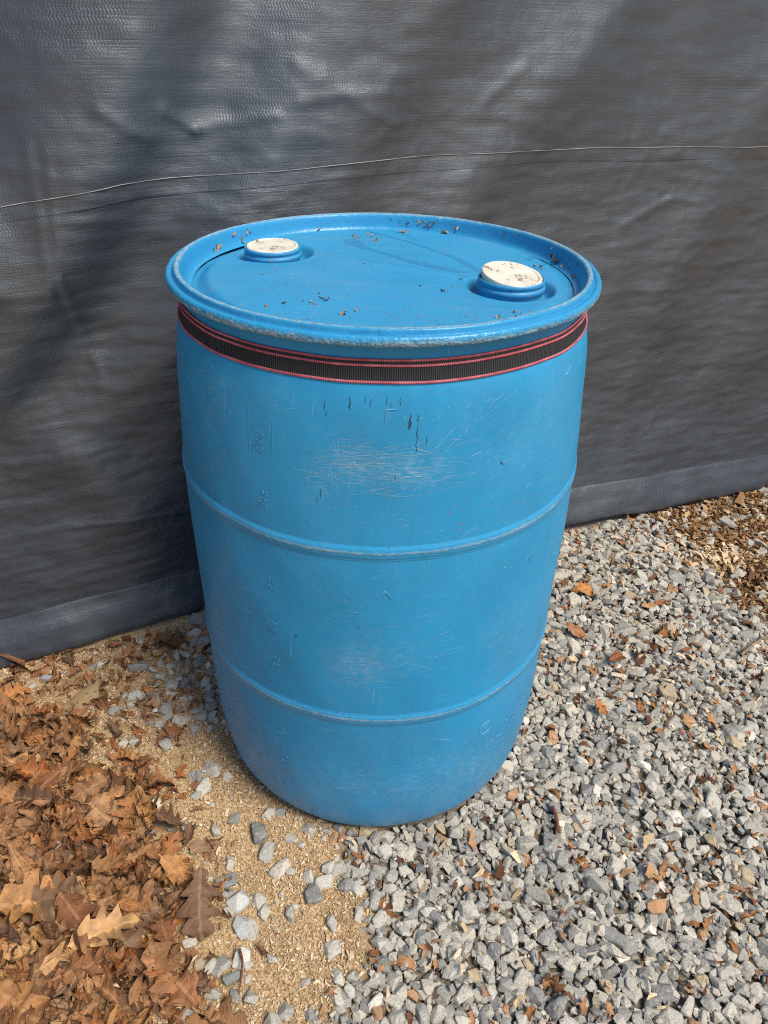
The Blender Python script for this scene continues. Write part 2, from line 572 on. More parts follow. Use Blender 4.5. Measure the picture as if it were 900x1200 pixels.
M_STONE = mat_stone()
M_LEAF = mat_leaf()
M_SAW = mat_flake('wood_shaving', [(0.0, (0.25, 0.15, 0.075)), (0.2, (0.43, 0.29, 0.155)), (0.5, (0.55, 0.40, 0.24)), (0.8, (0.65, 0.50, 0.33)), (1.0, (0.74, 0.62, 0.46))])
M_BARK = mat_flake('bark_splinter', [(0.0, (0.05, 0.026, 0.014)), (0.25, (0.14, 0.075, 0.035)), (0.55, (0.26, 0.145, 0.07)), (0.8, (0.38, 0.23, 0.12)), (1.0, (0.50, 0.35, 0.20))])
M_CRUMB = mat_flake('leaf_crumb', [(0.0, (0.07, 0.034, 0.02)), (0.35, (0.19, 0.080, 0.035)), (0.7, (0.34, 0.145, 0.055)), (1.0, (0.42, 0.25, 0.13))])
M_TWIG = plain('dry_twig', (0.30, 0.20, 0.11), 0.8, 0.5, 120, 0.5)
M_REDTWIG = plain('red_brown_stem', (0.16, 0.055, 0.03), 0.7, 0.5, 120, 0.5)
M_GROUND = mat_ground()
M_SLAB = plain('dusty_flat_stone', (0.33, 0.235, 0.125), 0.9, 0.45, 90, 0.6)

# ------------------------------------------------------------------ where each ground cover lies
GRAVEL = at(*np.array([(262, 735), (655, 600), (735, 590), (775, 612), (830, 650), (862, 712), (980, 760), (1300, 800), (1300, 1600), (330, 1600), (372, 1200),
                       (432, 1150), (446, 1105), (412, 1060), (398, 1015), (392, 975), (440, 950), (340, 900), (262, 820)], float).T)
MULCH = at(*np.array([(720, 590), (775, 612), (830, 652), (860, 712), (980, 770), (1300, 810), (1500, 560), (905, 555)], float).T)
LEAFY = at(*np.array([(-330, 905), (-60, 858), (30, 866), (85, 880), (125, 912), (155, 960), (172, 1015), (188, 1065), (200, 1120), (185, 1180), (180, 1260),
                      (185, 1500), (-300, 1600), (-700, 1300)], float).T)
WALL_A = np.array([-0.72, 0.135])
WALL_D = np.array([0.91995, 0.39205])
WALL_N = np.array([0.39205, -0.91995])


def zones(P):
    """weights of gravel, mulch, leaf heap at ground points"""
    P = np.asarray(P, float)
    w = 0.035 * fbm(P[:, 0] * 9, P[:, 1] * 9, 4, 5, 0.65)
    g = smooth(-0.02, 0.03, poly_sdf(P, GRAVEL) + w)
    m = smooth(-0.04, 0.04, poly_sdf(P, MULCH) + w)
    l = poly_sdf(P, LEAFY) + w * 1.3
    return g, m, l


def heap(l):
    return 0.020 * smooth(-0.04, 0.16, l)


def ground_z(P):
    g, m, l = zones(P)
    z = -0.003 - 0.013 * np.maximum(g, 0.5 * m) + 0.8 * heap(l)
    z = z + 0.004 * fbm(P[:, 0] * 7, P[:, 1] * 7, 3, 3) + 0.0022 * fbm(P[:, 0] * 60, P[:, 1] * 60, 2, 4)
    rr = np.hypot(P[:, 0], P[:, 1])
    return np.where(rr < 0.30, np.minimum(z, -0.004), z)


# ------------------------------------------------------------------ ground sheet
def axis(lo, hi, step, far):
    mid = np.arange(lo, hi + 1e-6, step)
    ext = np.geomspace(step * 2, far, 26)
    return np.concatenate([lo - ext[::-1], mid, hi + ext])


gx, gy = axis(-1.3, 1.9, 0.011, 60), axis(-1.0, 1.5, 0.011, 60)
GX, GY = np.meshgrid(gx, gy, indexing='ij')
GP = np.stack([GX.ravel(), GY.ravel()], -1)
g, m, l = zones(GP)
near = smooth(3.0, 1.2, np.hypot(GP[:, 0], GP[:, 1]))
gz = ground_z(GP) * near - 0.006 * (1 - near)
ground = obj('ground', mesh_np('ground', np.column_stack([GP, gz]), grid_faces(len(gx), len(gy)), M_GROUND,
                               attrs={'sawdust': np.clip(1 - g - m, 0, 1), 'mulch': np.maximum(m, smooth(-0.01, 0.05, l))}))
tag(ground, kind='structure')

# ------------------------------------------------------------------ tarp behind the drum
SEAM = [(-3, 0.87), (0.0, 0.893), (0.132, 0.904), (0.314, 0.927), (0.523, 0.934), (0.859, 0.946), (1.25, 0.948), (1.696, 0.941), (5, 0.93)]


def seam_z(s):
    a = np.array(SEAM)
    return np.interp(s, a[:, 0], a[:, 1]) + 0.0008 * vnoise(np.asarray(s) * 9, np.asarray(s) * 0, 8)


def ridge(s, z, pts, width, amp, fade=0.12):
    """soft fold along a polyline of (s, z); returns outward offset"""
    P = np.stack([np.ravel(s), np.ravel(z)], -1)
    d = np.full(len(P), 1e9)
    for a, b in zip(pts[:-1], pts[1:]):
        a, b = np.array(a), np.array(b)
        e = b - a
        t = np.clip(((P - a) @ e) / (e @ e), 0, 1)
        d = np.minimum(d, np.hypot(*(P - a - t[:, None] * e).T))
    return (amp * np.exp(-(d / width) ** 2)).reshape(np.shape(s))


def fold(s, z, pts, wl, wr, amp):
    """soft hanging fold, broad on its upper left flank and short on its lower right one"""
    P = np.array(pts)[::-1]
    sc = np.interp(z, P[:, 1], P[:, 0])
    o = (np.asarray(s) - sc) * 0.86
    w = np.where(o < 0, wl, wr)
    return amp * np.exp(-(o / w) ** 2) * (0.25 + 0.75 * smooth(0.40, 0.80, z))


def tarp_d(s, z):
    d = 0.014 * fbm(s * 1.6, z * 1.1, 3, 21)
    # long soft folds sagging from the upper right to the lower left
    line = np.array([(0.66, 1.6), (0.485, 1.18), (0.40, 0.99), (0.345, 0.90), (0.28, 0.79), (0.17, 0.65), (0.05, 0.53), (-0.1, 0.42)])
    d = d + fold(s, z, line - np.array([0.115, 0]), 0.17, 0.105, 0.056)
    d = d + fold(s, z, line + np.array([0.20, 0]), 0.10, 0.17, 0.034)
    d = d + ridge(s, z, [(1.05, 1.5), (0.86, 1.15), (0.74, 0.98), (0.66, 0.82)], 0.07, 0.010)
    d = d + ridge(s, z, [(1.45, 1.5), (1.22, 1.14), (1.06, 0.98), (0.95, 0.84)], 0.07, 0.009)
    d = d + ridge(s, z, [(1.9, 1.4), (1.72, 1.1), (1.60, 0.85), (1.52, 0.6)], 0.08, 0.012)
    d = d + ridge(s, z, [(-0.1, 1.5), (-0.02, 1.2), (0.08, 0.95), (0.07, 0.8)], 0.05, 0.012)
    d = d + ridge(s, z, [(0.02, 0.62), (0.14, 0.44), (0.22, 0.3)], 0.07, 0.010)
    # pleats, creases and crumples
    d = d + 0.0022 * fbm(s * 5 + 2 * z, z * 9, 4, 31, 0.55)
    c = 1 - np.abs(fbm(s * 7 - 3 * z, z * 8 + 2 * s, 3, 41))
    mask = smooth(0.0, 0.5, fbm(s * 2.2, z * 2.6, 2, 51) + 0.12)
    d = d + 0.0040 * mask * np.clip(c - 0.72, 0, 1) ** 1.2
    d = d + 0.0010 * fbm(s * 10, z * 46, 3, 61)
    # a few sharp single creases
    for a, b, w, am in (((0.40, 1.03), (0.445, 1.0), 0.010, 0.004), ((0.445, 1.0), (0.58, 1.02), 0.006, 0.003), ((0.30, 1.03), (0.37, 0.99), 0.011, 0.003),
                        ((0.98, 1.03), (1.06, 1.09), 0.012, 0.0025), ((0.62, 1.09), (0.80, 1.0), 0.013, 0.0028), ((0.19, 1.0), (0.175, 0.76), 0.007, 0.0014),
                        ((0.215, 0.99), (0.195, 0.79), 0.006, 0.0012), ((0.195, 0.79), (0.225, 0.60), 0.006, 0.002), ((0.02, 1.2), (0.05, 1.02), 0.007, 0.0012), ((1.36, 0.79), (1.47, 0.84), 0.008, 0.0014), ((1.55, 0.7), (1.63, 0.76), 0.009, 0.0013), ((1.47, 0.84), (1.55, 0.83), 0.007, 0.0013),
                        ((0.66, 1.2), (0.675, 1.0), 0.007, 0.0006), ((0.62, 1.04), (0.78, 1.05), 0.009, 0.0022), ((0.12, 0.29), (0.36, 0.27), 0.005, 0.002)):
        d = d + ridge(s, z, [a, b], w, am)
    # bottom of the sheet billows out a little and turns up at the hem
    d = d + 0.016 * smooth(0.35, 0.05, z) + 0.020 * smooth(0.12, 0.0, z)
    return d


def tarp_xyz(s, z, off=0.0):
    # bottom edge follows the slightly bowed line on the ground
    bow = np.interp(s, [-1.0, -0.08, 0.14, 0.36, 1.34, 1.69, 2.08, 3.2], [0.025, 0.020, 0.010, 0.006, 0.0, 0.022, 0.054, 0.10])
    d = tarp_d(s, z) + off + bow - 0.032
    z2 = z
    return np.stack([WALL_A[0] + WALL_D[0] * s + WALL_N[0] * d, WALL_A[1] + WALL_D[1] * s + WALL_N[1] * d, z2], -1)


tarp = thing('tarp', 'dark grey woven plastic tarp hanging as a wall behind the blue drum', 'tarp', (WALL_A[0], WALL_A[1], 0))


def local(V, o):
    return V - np.array(o.location)


sx = np.concatenate([np.linspace(-2.2, -0.25, 60)[:-1], np.arange(-0.25, 2.3, 0.0065), np.linspace(2.3, 4.2, 60)[1:]])
nv = 190
tt = np.linspace(0, 1, nv)
SX, TT = np.meshgrid(sx, tt, indexing='ij')
zb = 0.055 + 0 * SX
ZT = zb + (seam_z(SX) - 0.004 - zb) * TT
V = local(tarp_xyz(SX, ZT).reshape(-1, 3), tarp)
obj('lower_sheet', mesh_np('lower_sheet', V, grid_faces(len(sx), nv), M_TARP, np.stack([SX.ravel(), ZT.ravel()], -1)), tarp)
nv2 = 150
tt = np.linspace(0, 1, nv2) ** 1.25
SX, TT = np.meshgrid(sx, tt, indexing='ij')
z0 = seam_z(SX) - 0.024 - 0.004 * vnoise(SX * 4, SX * 0, 23)
ZT = z0 + (2.3 - z0) * TT
V = local(tarp_xyz(SX, ZT, 0.0009).reshape(-1, 3), tarp)
obj('upper_sheet', mesh_np('upper_sheet', V, grid_faces(len(sx), nv2)[:, ::-1], M_TARP, np.stack([SX.ravel(), ZT.ravel() + 3.0], -1)), tarp)
# stitched seam: a thin raised thread line
ph = np.linspace(0, 2 * np.pi, 6, endpoint=False)
base = tarp_xyz(sx, seam_z(sx), 0.0018)
thick = 0.0008 * (0.75 + 0.5 * vnoise(sx * 30, sx * 0, 77))
# breaks in the pale line where the tape edge is tucked under
V = base[:, None, :] + thick[:, None, None] * (np.cos(ph)[None, :, None] * np.array([WALL_N[0], WALL_N[1], 0]) * 0.8 + np.sin(ph)[None, :, None] * np.array([0, 0, 1.0]))
f = []
n0 = len(sx)
I, J = np.meshgrid(np.arange(n0 - 1), np.arange(6), indexing='ij')
f = np.stack([I * 6 + J, (I + 1) * 6 + J, (I + 1) * 6 + (J + 1) % 6, I * 6 + (J + 1) % 6], -1).reshape(-1, 4)
obj('seam_thread', mesh_np('seam_thread', local(V.reshape(-1, 3), tarp), f, M_THREAD), tarp)
# folded hem along the bottom, its top edge a crease, its foot rolled under
hz = [0.004, 0.0, 0.004, 0.012, 0.022, 0.034, 0.046, 0.058, 0.068, 0.078, 0.088, 0.098, 0.106, 0.112]
ho = [-0.012, -0.002, 0.004, 0.005, 0.005, 0.0045, 0.0042, 0.004, 0.0037, 0.0032, 0.0025, 0.0016, 0.0006, -0.002]
SX, K = np.meshgrid(sx, np.arange(len(hz)), indexing='ij')
ZT = np.array(hz)[K] + 0.004 * vnoise(SX * 5, SX * 0, 91) + 0.004
OFF = np.array(ho)[K] + 0.0022 * fbm(SX * 8, np.array(hz)[K] * 25, 3, 95) * smooth(0.11, 0.07, np.array(hz)[K])
V = local(tarp_xyz(SX, ZT, OFF).reshape(-1, 3), tarp)
obj('hem', mesh_np('hem', V, grid_faces(len(sx), len(hz)), M_HEM, np.stack([SX.ravel(), ZT.ravel() + 7], -1)), tarp)

# ------------------------------------------------------------------ the drum
PROF = np.array([(0.0, 0.012), (0.20, 0.010), (0.235, 0.002), (0.250, 0.0), (0.263, 0.004), (0.273, 0.0105), (0.2805, 0.020), (0.286, 0.033), (0.2905, 0.052), (0.2945, 0.085),
                 (0.2968, 0.12), (0.2985, 0.16), (0.2993, 0.22), (0.2995, 0.30), (0.2998, 0.38), (0.2998, 0.46), (0.2990, 0.54), (0.2978, 0.60), (0.2958, 0.65),
                 (0.2925, 0.70), (0.2895, 0.74), (0.2872, 0.77), (0.2838, 0.80), (0.2795, 0.82), (0.2750, 0.833), (0.2728, 0.850), (0.2712, 0.860), (0.2700, 0.868), (0.2705, 0.8745)])


def spline(prof, sub=6):
    """Catmull-Rom through the outline"""
    p = np.vstack([prof[0], prof, prof[-1]])
    out = []
    for i in range(1, len(p) - 2):
        for t in np.linspace(0, 1, sub, endpoint=False):
            a, b, c, d = p[i - 1], p[i], p[i + 1], p[i + 2]
            out.append(0.5 * (2 * b + (c - a) * t + (2 * a - 5 * b + 4 * c - d) * t * t + (3 * b - 3 * c + d - a) * t ** 3))
    out.append(prof[-1])
    return np.array(out)


PS = spline(PROF, 5)


def body_r(z):
    k = PROF[:, 1].argmin()
    return np.interp(z, PROF[k:, 1], PROF[k:, 0])


def wob(T, z, a=0.0014):
    """hand-scale unevenness of the blow-moulded wall"""
    return a * (vnoise(2.2 * np.cos(T) + 3, 2.2 * np.sin(T) + 5 * z, 12) + 0.6 * vnoise(5 * np.cos(T) + 9, 5 * np.sin(T) + 9 * z, 13))


drum = thing('plastic_drum', 'scuffed bright blue plastic drum standing on gravel in front of the grey tarp', 'drum')
obj('barrel', lathe('barrel', PS, M_DRUM, 320, lambda T, K, r, z: (wob(T, z) * (r > 0.1), 0 * z)), drum)


def with_wear(me, wear_of_k, m):
    a = me.attributes.new('wear', 'FLOAT', 'POINT')
    n = len(me.vertices) // m
    a.data.foreach_set('value', np.tile(np.asarray(wear_of_k, np.float32), n))
    return me


for zc, hh in ((0.6140, 0.0090), (0.3120, 0.0098)):
    rb = lambda z: float(body_r(z))
    pr = [(rb(zc - hh * 1.5) - .0006, zc - hh * 1.5), (rb(zc - hh * 1.15) + .0006, zc - hh * 1.15), (rb(zc) + .0011, zc - hh * .92), (rb(zc) + .0019, zc - hh * .68),
          (rb(zc) + .0023, zc - hh * .3), (rb(zc) + .0025, zc), (rb(zc) + .0023, zc + hh * .38), (rb(zc) + .0018, zc + hh * .72), (rb(zc) + .0008, zc + hh * .96),
          (rb(zc + hh * 1.2) + .0003, zc + hh * 1.2), (rb(zc + hh * 1.5) - .0006, zc + hh * 1.5)]
    pr = spline(np.array(pr), 3)
    me = lathe('hoop', pr, M_HOOP, 480, lambda T, K, r, z: (wob(T, z) + 0.0002 * fbm(T * 60, z * 300, 2, 3), 0.0006 * vnoise(T * 3, 0 * T, 44)))
    c = np.clip(1 - np.abs((pr[:, 1] - (zc + hh * .18)) / (hh * .75)), 0, 1)
    with_wear(me, c, len(pr))
    obj('hoop', me, drum)

# rim: inner ridge, groove, rolled outer ridge with a ragged scraped underside
RIMP = np.array([(0.2560, 0.8640), (0.2605, 0.8655), (0.2640, 0.8700), (0.2660, 0.8775), (0.2675, 0.8845), (0.2692, 0.8880), (0.2715, 0.8898), (0.2742, 0.8896), (0.2762, 0.8880),
                 (0.2770, 0.8842), (0.2784, 0.8818), (0.2800, 0.8832), (0.2828, 0.8842), (0.2852, 0.8834), (0.2868, 0.8814), (0.2874, 0.8790), (0.2872, 0.8762), (0.2860, 0.8738),
                 (0.2835, 0.8728), (0.2790, 0.8730), (0.2735, 0.8728), (0.2700, 0.8720)])
RS = spline(RIMP, 3)
WEAR = np.interp(np.arange(len(RS)) / 3.0, np.arange(22), [0, 0, 0, .15, .3, .7, 1.1, .95, .35, .0, 0, .0, .1, .3, .6, .85, 1, 1, .9, .4, .1, 0])
RAG = np.interp(np.arange(len(RS)) / 3.0, np.arange(22), [0, 0, 0, 0, 0, .1, .25, .25, .15, .1, .1, .15, .2, .3, .5, .8, 1, 1, .8, .3, 0, 0])


def rim_disp(T, K, r, z):
    rg = RAG[K]
    fine = fbm(T * 75, z * 260, 3, 71, 0.7)
    mid = fbm(T * 14, z * 60, 2, 73)
    dr = rg * (0.0008 * fine + 0.0006 * mid)
    dz = rg * (-0.0011 * np.abs(fbm(T * 110, r * 200, 2, 75)) + 0.0008 * mid)
    # kinked groove where the lip was knocked, near the front
    th = np.where(T > np.pi, T - 2 * np.pi, T)
    k1 = np.exp(-((th + 0.02) / 0.12) ** 2)
    in_gr = np.exp(-((K - 29) / 4.0) ** 2)
    dz = dz - 0.0016 * k1 * in_gr * (1 + np.sin(th * 40)) * 0.6
    dr = dr + 0.0010 * k1 * in_gr * np.sin(th * 26)
    return dr + wob(T, z, 0.0008), dz + 0.0008 * vnoise(2 * np.cos(T), 2 * np.sin(T), 79)


rim = obj('rim', with_wear(lathe('rim', RS, M_RIM, 1400, rim_disp), WEAR, len(RS)), drum)

# lid: raised plate, channel round the edge, a pocket round each bung, a moulding crease across
BUNGS = [(-0.163, 0.084), (0.1655, -0.054)]
nr, nt = 120, 360
rr = np.linspace(0, 0.2575, nr)
th = np.linspace(0, 2 * np.pi, nt, endpoint=False)
TH, RR = np.meshgrid(th, rr, indexing='ij')
X, Y = RR * np.sin(TH), -RR * np.cos(TH)


def lid_z(X, Y):
    r = np.hypot(X, Y)
    z = 0.8725 - 0.0105 * smooth(0.232, 0.2515, r)
    for bx, by in BUNGS:
        d = np.hypot(X - bx, Y - by)
        z = z - 0.0150 * smooth(0.061, 0.047, d) - 0.002 * smooth(0.10, 0.062, d)
    # mould parting crease runs from one bung to the other
    e = np.array(BUNGS[1]) - np.array(BUNGS[0])
    L = np.hypot(*e)
    e = e / L
    w = (X - BUNGS[0][0]) * e[0] + (Y - BUNGS[0][1]) * e[1]
    o = -(X - BUNGS[0][0]) * e[1] + (Y - BUNGS[0][1]) * e[0]
    on = smooth(0.05, 0.08, w) * smooth(L - 0.045, L - 0.07, w)
    z = z + on * (0.0012 * np.exp(-((o - 0.004) / 0.010) ** 2) - 0.0016 * np.exp(-((o - 0.0) / 0.0022) ** 2))
    z = z + 0.0010 * fbm(X * 9, Y * 9, 3, 19)
    return z


LZ = lid_z(X, Y)
lid_me = mesh_np('lid', np.stack([X, Y, LZ], -1).reshape(-1, 3), grid_faces(nt, nr, True)[:, ::-1], M_LID)
lid = obj('lid', lid_me, drum)

# darker blue streaks lying on the lid (thin strips that follow the plate)


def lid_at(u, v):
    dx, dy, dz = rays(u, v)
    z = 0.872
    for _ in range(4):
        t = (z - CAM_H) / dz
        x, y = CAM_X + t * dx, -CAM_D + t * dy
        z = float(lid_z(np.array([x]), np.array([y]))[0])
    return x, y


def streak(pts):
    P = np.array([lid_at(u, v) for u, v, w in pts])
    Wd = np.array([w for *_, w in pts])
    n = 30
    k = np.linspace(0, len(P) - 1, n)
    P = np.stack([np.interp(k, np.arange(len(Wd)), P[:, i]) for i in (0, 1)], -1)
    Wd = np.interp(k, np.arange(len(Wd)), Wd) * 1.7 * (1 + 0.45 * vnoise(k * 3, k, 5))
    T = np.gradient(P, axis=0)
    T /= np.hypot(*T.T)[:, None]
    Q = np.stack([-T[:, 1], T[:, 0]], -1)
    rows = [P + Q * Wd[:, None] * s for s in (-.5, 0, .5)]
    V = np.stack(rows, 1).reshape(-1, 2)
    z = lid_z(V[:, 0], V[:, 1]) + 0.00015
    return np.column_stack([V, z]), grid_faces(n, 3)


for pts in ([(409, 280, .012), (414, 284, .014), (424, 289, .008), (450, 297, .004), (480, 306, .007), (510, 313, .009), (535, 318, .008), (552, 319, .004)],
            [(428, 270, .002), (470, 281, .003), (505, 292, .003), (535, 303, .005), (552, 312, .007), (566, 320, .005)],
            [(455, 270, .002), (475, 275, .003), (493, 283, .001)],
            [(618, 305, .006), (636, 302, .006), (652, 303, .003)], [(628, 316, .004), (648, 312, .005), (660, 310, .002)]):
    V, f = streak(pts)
    obj('dark_streak', mesh_np('dark_streak', V, f, M_STREAK), lid)

# bung necks with their white plugs
for i, (bx, by) in enumerate(BUNGS):
    zb = 0.8545
    s = 1.0 if i else 0.94
    hi = 0.0280 if i else 0.0245
    pr = np.array([(.0445, -.003), (.0430, .001), (.0420, .004), (.0415, .009), (.0425, hi - .0165), (.0435, hi - .0145), (.0446, hi - .0115), (.0440, hi - .0088), (.0424, hi - .0078),
                   (.0424, hi - .0060), (.0434, hi - .0040), (.0434, hi - .0015), (.0424, hi), (.0415, hi + .0002), (.0402, hi - .001), (.0395, hi - .005)])
    pr = spline(pr, 3)
    pr[:, 0] *= s
    neck = obj('bung_neck', lathe('bung_neck', pr, M_LID, 128), drum, (bx, by, zb))
    cr = 0.0398 * s
    cp = np.array([(cr * .98, -.008), (cr, -.003), (cr, .0012), (cr * .985, .0024), (cr * .94, .003), (cr * .9, .0029), (cr * .87, .0022), (cr * .83, .0020), (cr * .5, .0022), (0.0001, .0024)])
    cap = obj('plug', lathe('plug', spline(cp, 2), M_CAP, 96, lambda T, K, r, z: (0 * z, 0.0004 * fbm(r * np.cos(T) * 60, r * np.sin(T) * 60, 2, 7 + i))), neck)
    if i:
        cap.location = (0, 0, hi + 0.0025)
        cap.rotation_euler = (R(8.5), R(3.5), R(20))
    else:
        cap.location = (0, 0, hi - 0.001)
        cap.rotation_euler = (R(1.5), 0, 0)


# embossed marks on the barrel wall
def barrel_at(u, v):
    dx, dy, dz = rays(u, v)
    r = 0.29
    for _ in range(12):
        # nearest hit with the upright cylinder of radius r
        a = dx * dx + dy * dy
        b = 2 * (CAM_X * dx - CAM_D * dy)
        c = CAM_X ** 2 + CAM_D ** 2 - r * r
        t = (-b - math.sqrt(max(b * b - 4 * a * c, 0))) / (2 * a)
        x, y, z = CAM_X + t * dx, -CAM_D + t * dy, CAM_H + t * dz
        r = float(body_r(z))
    return math.atan2(x, -y), z


def wrap(V, th0, z0, lift=0.0, rot=0.0):
    """flat (x right, y up, z out) drawing laid on the barrel wall"""
    V = np.asarray(V, float)
    c, s = math.cos(rot), math.sin(rot)
    x = c * V[:, 0] - s * V[:, 1]
    y = s * V[:, 0] + c * V[:, 1]
    z = z0 + y
    th = th0 + x / 0.297
    r = body_r(z) + wob(th % (2 * np.pi), z) + lift + V[:, 2]
    return np.column_stack([r * np.sin(th), -r * np.cos(th), z])


def text_mesh(body, size, line=1.0):
    cu = bpy.data.curves.new('t', 'FONT')
    cu.body = body
    cu.size = size
    cu.align_x = 'CENTER'
    cu.align_y = 'CENTER'
    cu.space_line = line
    cu.space_character = 1.08
    cu.resolution_u = 2
    cu.extrude = 0.0003
    cu.bevel_depth = 0.0
    o = bpy.data.objects.new('t', cu)
    COL.objects.link(o)
    bpy.context.view_layer.update()
    me = bpy.data.meshes.new_from_object(o.evaluated_get(bpy.context.evaluated_depsgraph_get()))
    bpy.data.objects.remove(o)
    bpy.data.curves.remove(cu)
    return me


def emboss(name, body, size, u, v, rot=0.0, line=1.0, material=None):
    th0, z0 = barrel_at(u, v)
    me = text_mesh(body, size, line)
    co = np.zeros(len(me.vertices) * 3, np.float32)
    me.vertices.foreach_get('co', co)
    me.vertices.foreach_set('co', wrap(co.reshape(-1, 3), th0, z0, 0.0004, rot).astype(np.float32).ravel())
    me.materials.clear()
    me.materials.append(material or M_EMB)
    me.update()
    return obj(name, me, drum)


def bar_strokes(name, strokes, u, v, width, hgt=0.0008, rot=0.0, material=None, parent=None):
    """raised strokes: each a polyline (x, y) in metres"""
    th0, z0 = barrel_at(u, v)
    VV, FF, off = [], [], 0
    for st in strokes:
        P = np.array(st, float)
        k = np.linspace(0, len(P) - 1, max(len(P), 2) * 3)
        P = np.stack([np.interp(k, np.arange(len(P)), P[:, i]) for i in (0, 1)], -1)
        T = np.gradient(P, axis=0)
        T /= np.maximum(np.hypot(*T.T), 1e-9)[:, None]
        Q = np.stack([-T[:, 1], T[:, 0]], -1)
        rows = [np.column_stack([P + Q * width * a, np.full(len(P), h)]) for a, h in ((-.5, -.0003), (-.28, hgt), (.28, hgt), (.5, -.0003))]
        VV.append(np.stack(rows, 1).reshape(-1, 3))
        FF.append(grid_faces(len(P), 4) + off)
        off += len(P) * 4
    return obj(name, mesh_np(name, wrap(np.vstack(VV), th0, z0, 0.0, rot), np.vstack(FF), material or M_EMB), parent or drum)


GAUGE = [('50\ngal\n190', 303, 517, .0105), ('45\ngal\n170', 309, 585, .0105), ('35\ngal', 317, 684, .012), ('30\ngal', 320, 734, .012), ('25\ngal', 324, 776, .012), ('15\ngal', 329, 856, .012),
         ('10\ngal', 334, 889, .012), ('5\ngal', 337, 917, .012)]
for body, u, v, sz in GAUGE:
    emboss('gauge_mark', body, sz, u, v, R(-12), 0.85)
w, h = 0.0175, 0.036
bar_strokes('label_panel', [[(-w, -h), (-w, h * .9), (-w * .8, h), (w * .6, h), (w * .9, h * .94), (w, h * .8), (w, -h)]], 305, 510, 0.0014, 0.00022, 0.0, M_DRUM)
circ = [(0.0125 * math.sin(a), 0.0125 * math.cos(a)) for a in np.linspace(0, 2 * math.pi, 25)]
bar_strokes('round_mark', [circ], 569, 852, 0.0011, 0.0007, 0.0, M_WORN)
emboss('embossed_letters', 'u\nn', 0.013, 569, 852, 0, 0.55, M_WORN)
emboss('embossed_letters', '1H1/Y1.8/150', 0.012, 603, 833, 0, 1, M_WORN)
emboss('embossed_letters', 'USA/M', 0.013, 577, 868, 0, 1, M_WORN)
bar_strokes('arrow_mark', [[(-.009, -.006), (0, .006), (.009, -.006)]], 451, 697, 0.0016)
bar_strokes('arrow_mark', [[(-.007, -.006), (0, .005), (.007, -.005)]], 618, 655, 0.0014)
bar_strokes('corner_mark', [[(-.006, -.009), (-.006, .004), (.007, .005)]], 458, 485, 0.0016)
bar_strokes('nick', [[(-.006, -.004), (.006, .005)]], 666, 434, 0.0018)
bar_strokes('nick', [[(-.004, .001), (0, -.002), (.004, .002)]], 590, 541, 0.0022, 0.0015)

# scrapes: many thin pale strokes lying on the wall, some in dense patches
PATCH = [  # u, v, spread u, spread v, count, length, angle, angle spread
    (418, 545, 30, 14, 110, .020, 0.0, .25), (480, 552, 34, 14, 90, .022, 0.05, .2), (380, 560, 20, 25, 40, .010, 1.4, .4), (450, 570, 55, 18, 26, .03, -.12, .15),
    (420, 778, 26, 18, 90, .014, .1, .5), (470, 770, 30, 20, 30, .016, .1, .3), (560, 900, 50, 22, 130, .016, .12, .25), (480, 925, 70, 16, 90, .016, 0, .25),
    (400, 915, 60, 20, 60, .014, 0, .4), (250, 470, 12, 45, 45, .008, 1.3, .5), (245, 540, 20, 25, 22, .02, -.5, .3), (600, 520, 35, 50, 55, .012, .5, .6),
    (640, 480, 22, 70, 50, .012, 1.3, .4), (560, 640, 70, 40, 30, .012, .2, .7), (450, 720, 120, 60, 60, .014, -.1, .4), (600, 760, 25, 60, 60, .012, .7, .5),
    (520, 690, 80, 40, 45, .010, .2, .5), (330, 800, 40, 50, 40, .012, -.4, .5), (300, 740, 25, 60, 35, .014, -.5, .4), (440, 500, 120, 40, 50, .008, 0.2, .9),
    (450, 610, 160, 20, 40, .008, 0, .7), (370, 690, 40, 25, 14, .025, -.7, .2), (585, 470, 60, 40, 40, .008, .6, .6), (470, 870, 110, 25, 70, .010, .05, .4)]
VV, FF, off = [], [], 0
me = bpy.data.objects['barrel'].data
co = np.zeros(len(me.vertices) * 3, np.float32)
me.vertices.foreach_get('co', co)
co = co.reshape(-1, 3)
pu, pv, _ = project(co)
sc_a = np.zeros(len(co))
for (u, v, su, sv, cnt, *_r) in PATCH:
    sc_a = np.maximum(sc_a, min(1.0, cnt / (su * sv) * 5.5) * np.exp(-((pu - u) / (1.25 * su)) ** 2 - ((pv - v) / (1.15 * sv)) ** 2))
sc_a *= co[:, 1] < 0
me.attributes.new('scuff', 'FLOAT', 'POINT').data.foreach_set('value', sc_a.astype(np.float32))
for (u, v, su, sv, cnt, ln, an, asp) in PATCH:
    for _ in range(int(cnt * 1.5)):
        uu, vv = rng.normal(u, su), rng.normal(v, sv)
        if not (215 < uu < 680 and 455 < vv < 958):
            continue
        th0, z0 = barrel_at(uu, vv)
        if abs(th0) > 1.25 or not (0.03 < z0 < 0.82):
            continue
        L = ln * rng.lognormal(-0.25, 0.55)
        wd = 0.00026 * rng.lognormal(-0.1, 0.5)
        a = an + rng.normal(0, asp)
        k = np.linspace(-.5, .5, 5)
        bend = rng.normal(0, 0.12) * L
        x, y = k * L, bend * (k * k)
        wk = wd * np.array([.15, .8, 1, .7, .1])
        rows = [np.column_stack([x, y - wk / 2, 0 * x]), np.column_stack([x, y + wk / 2, 0 * x])]
        P = np.stack(rows, 1).reshape(-1, 3)
        VV.append(wrap(P, th0, z0, 0.00035, a))
        FF.append(grid_faces(5, 2) + off)
        off += 10
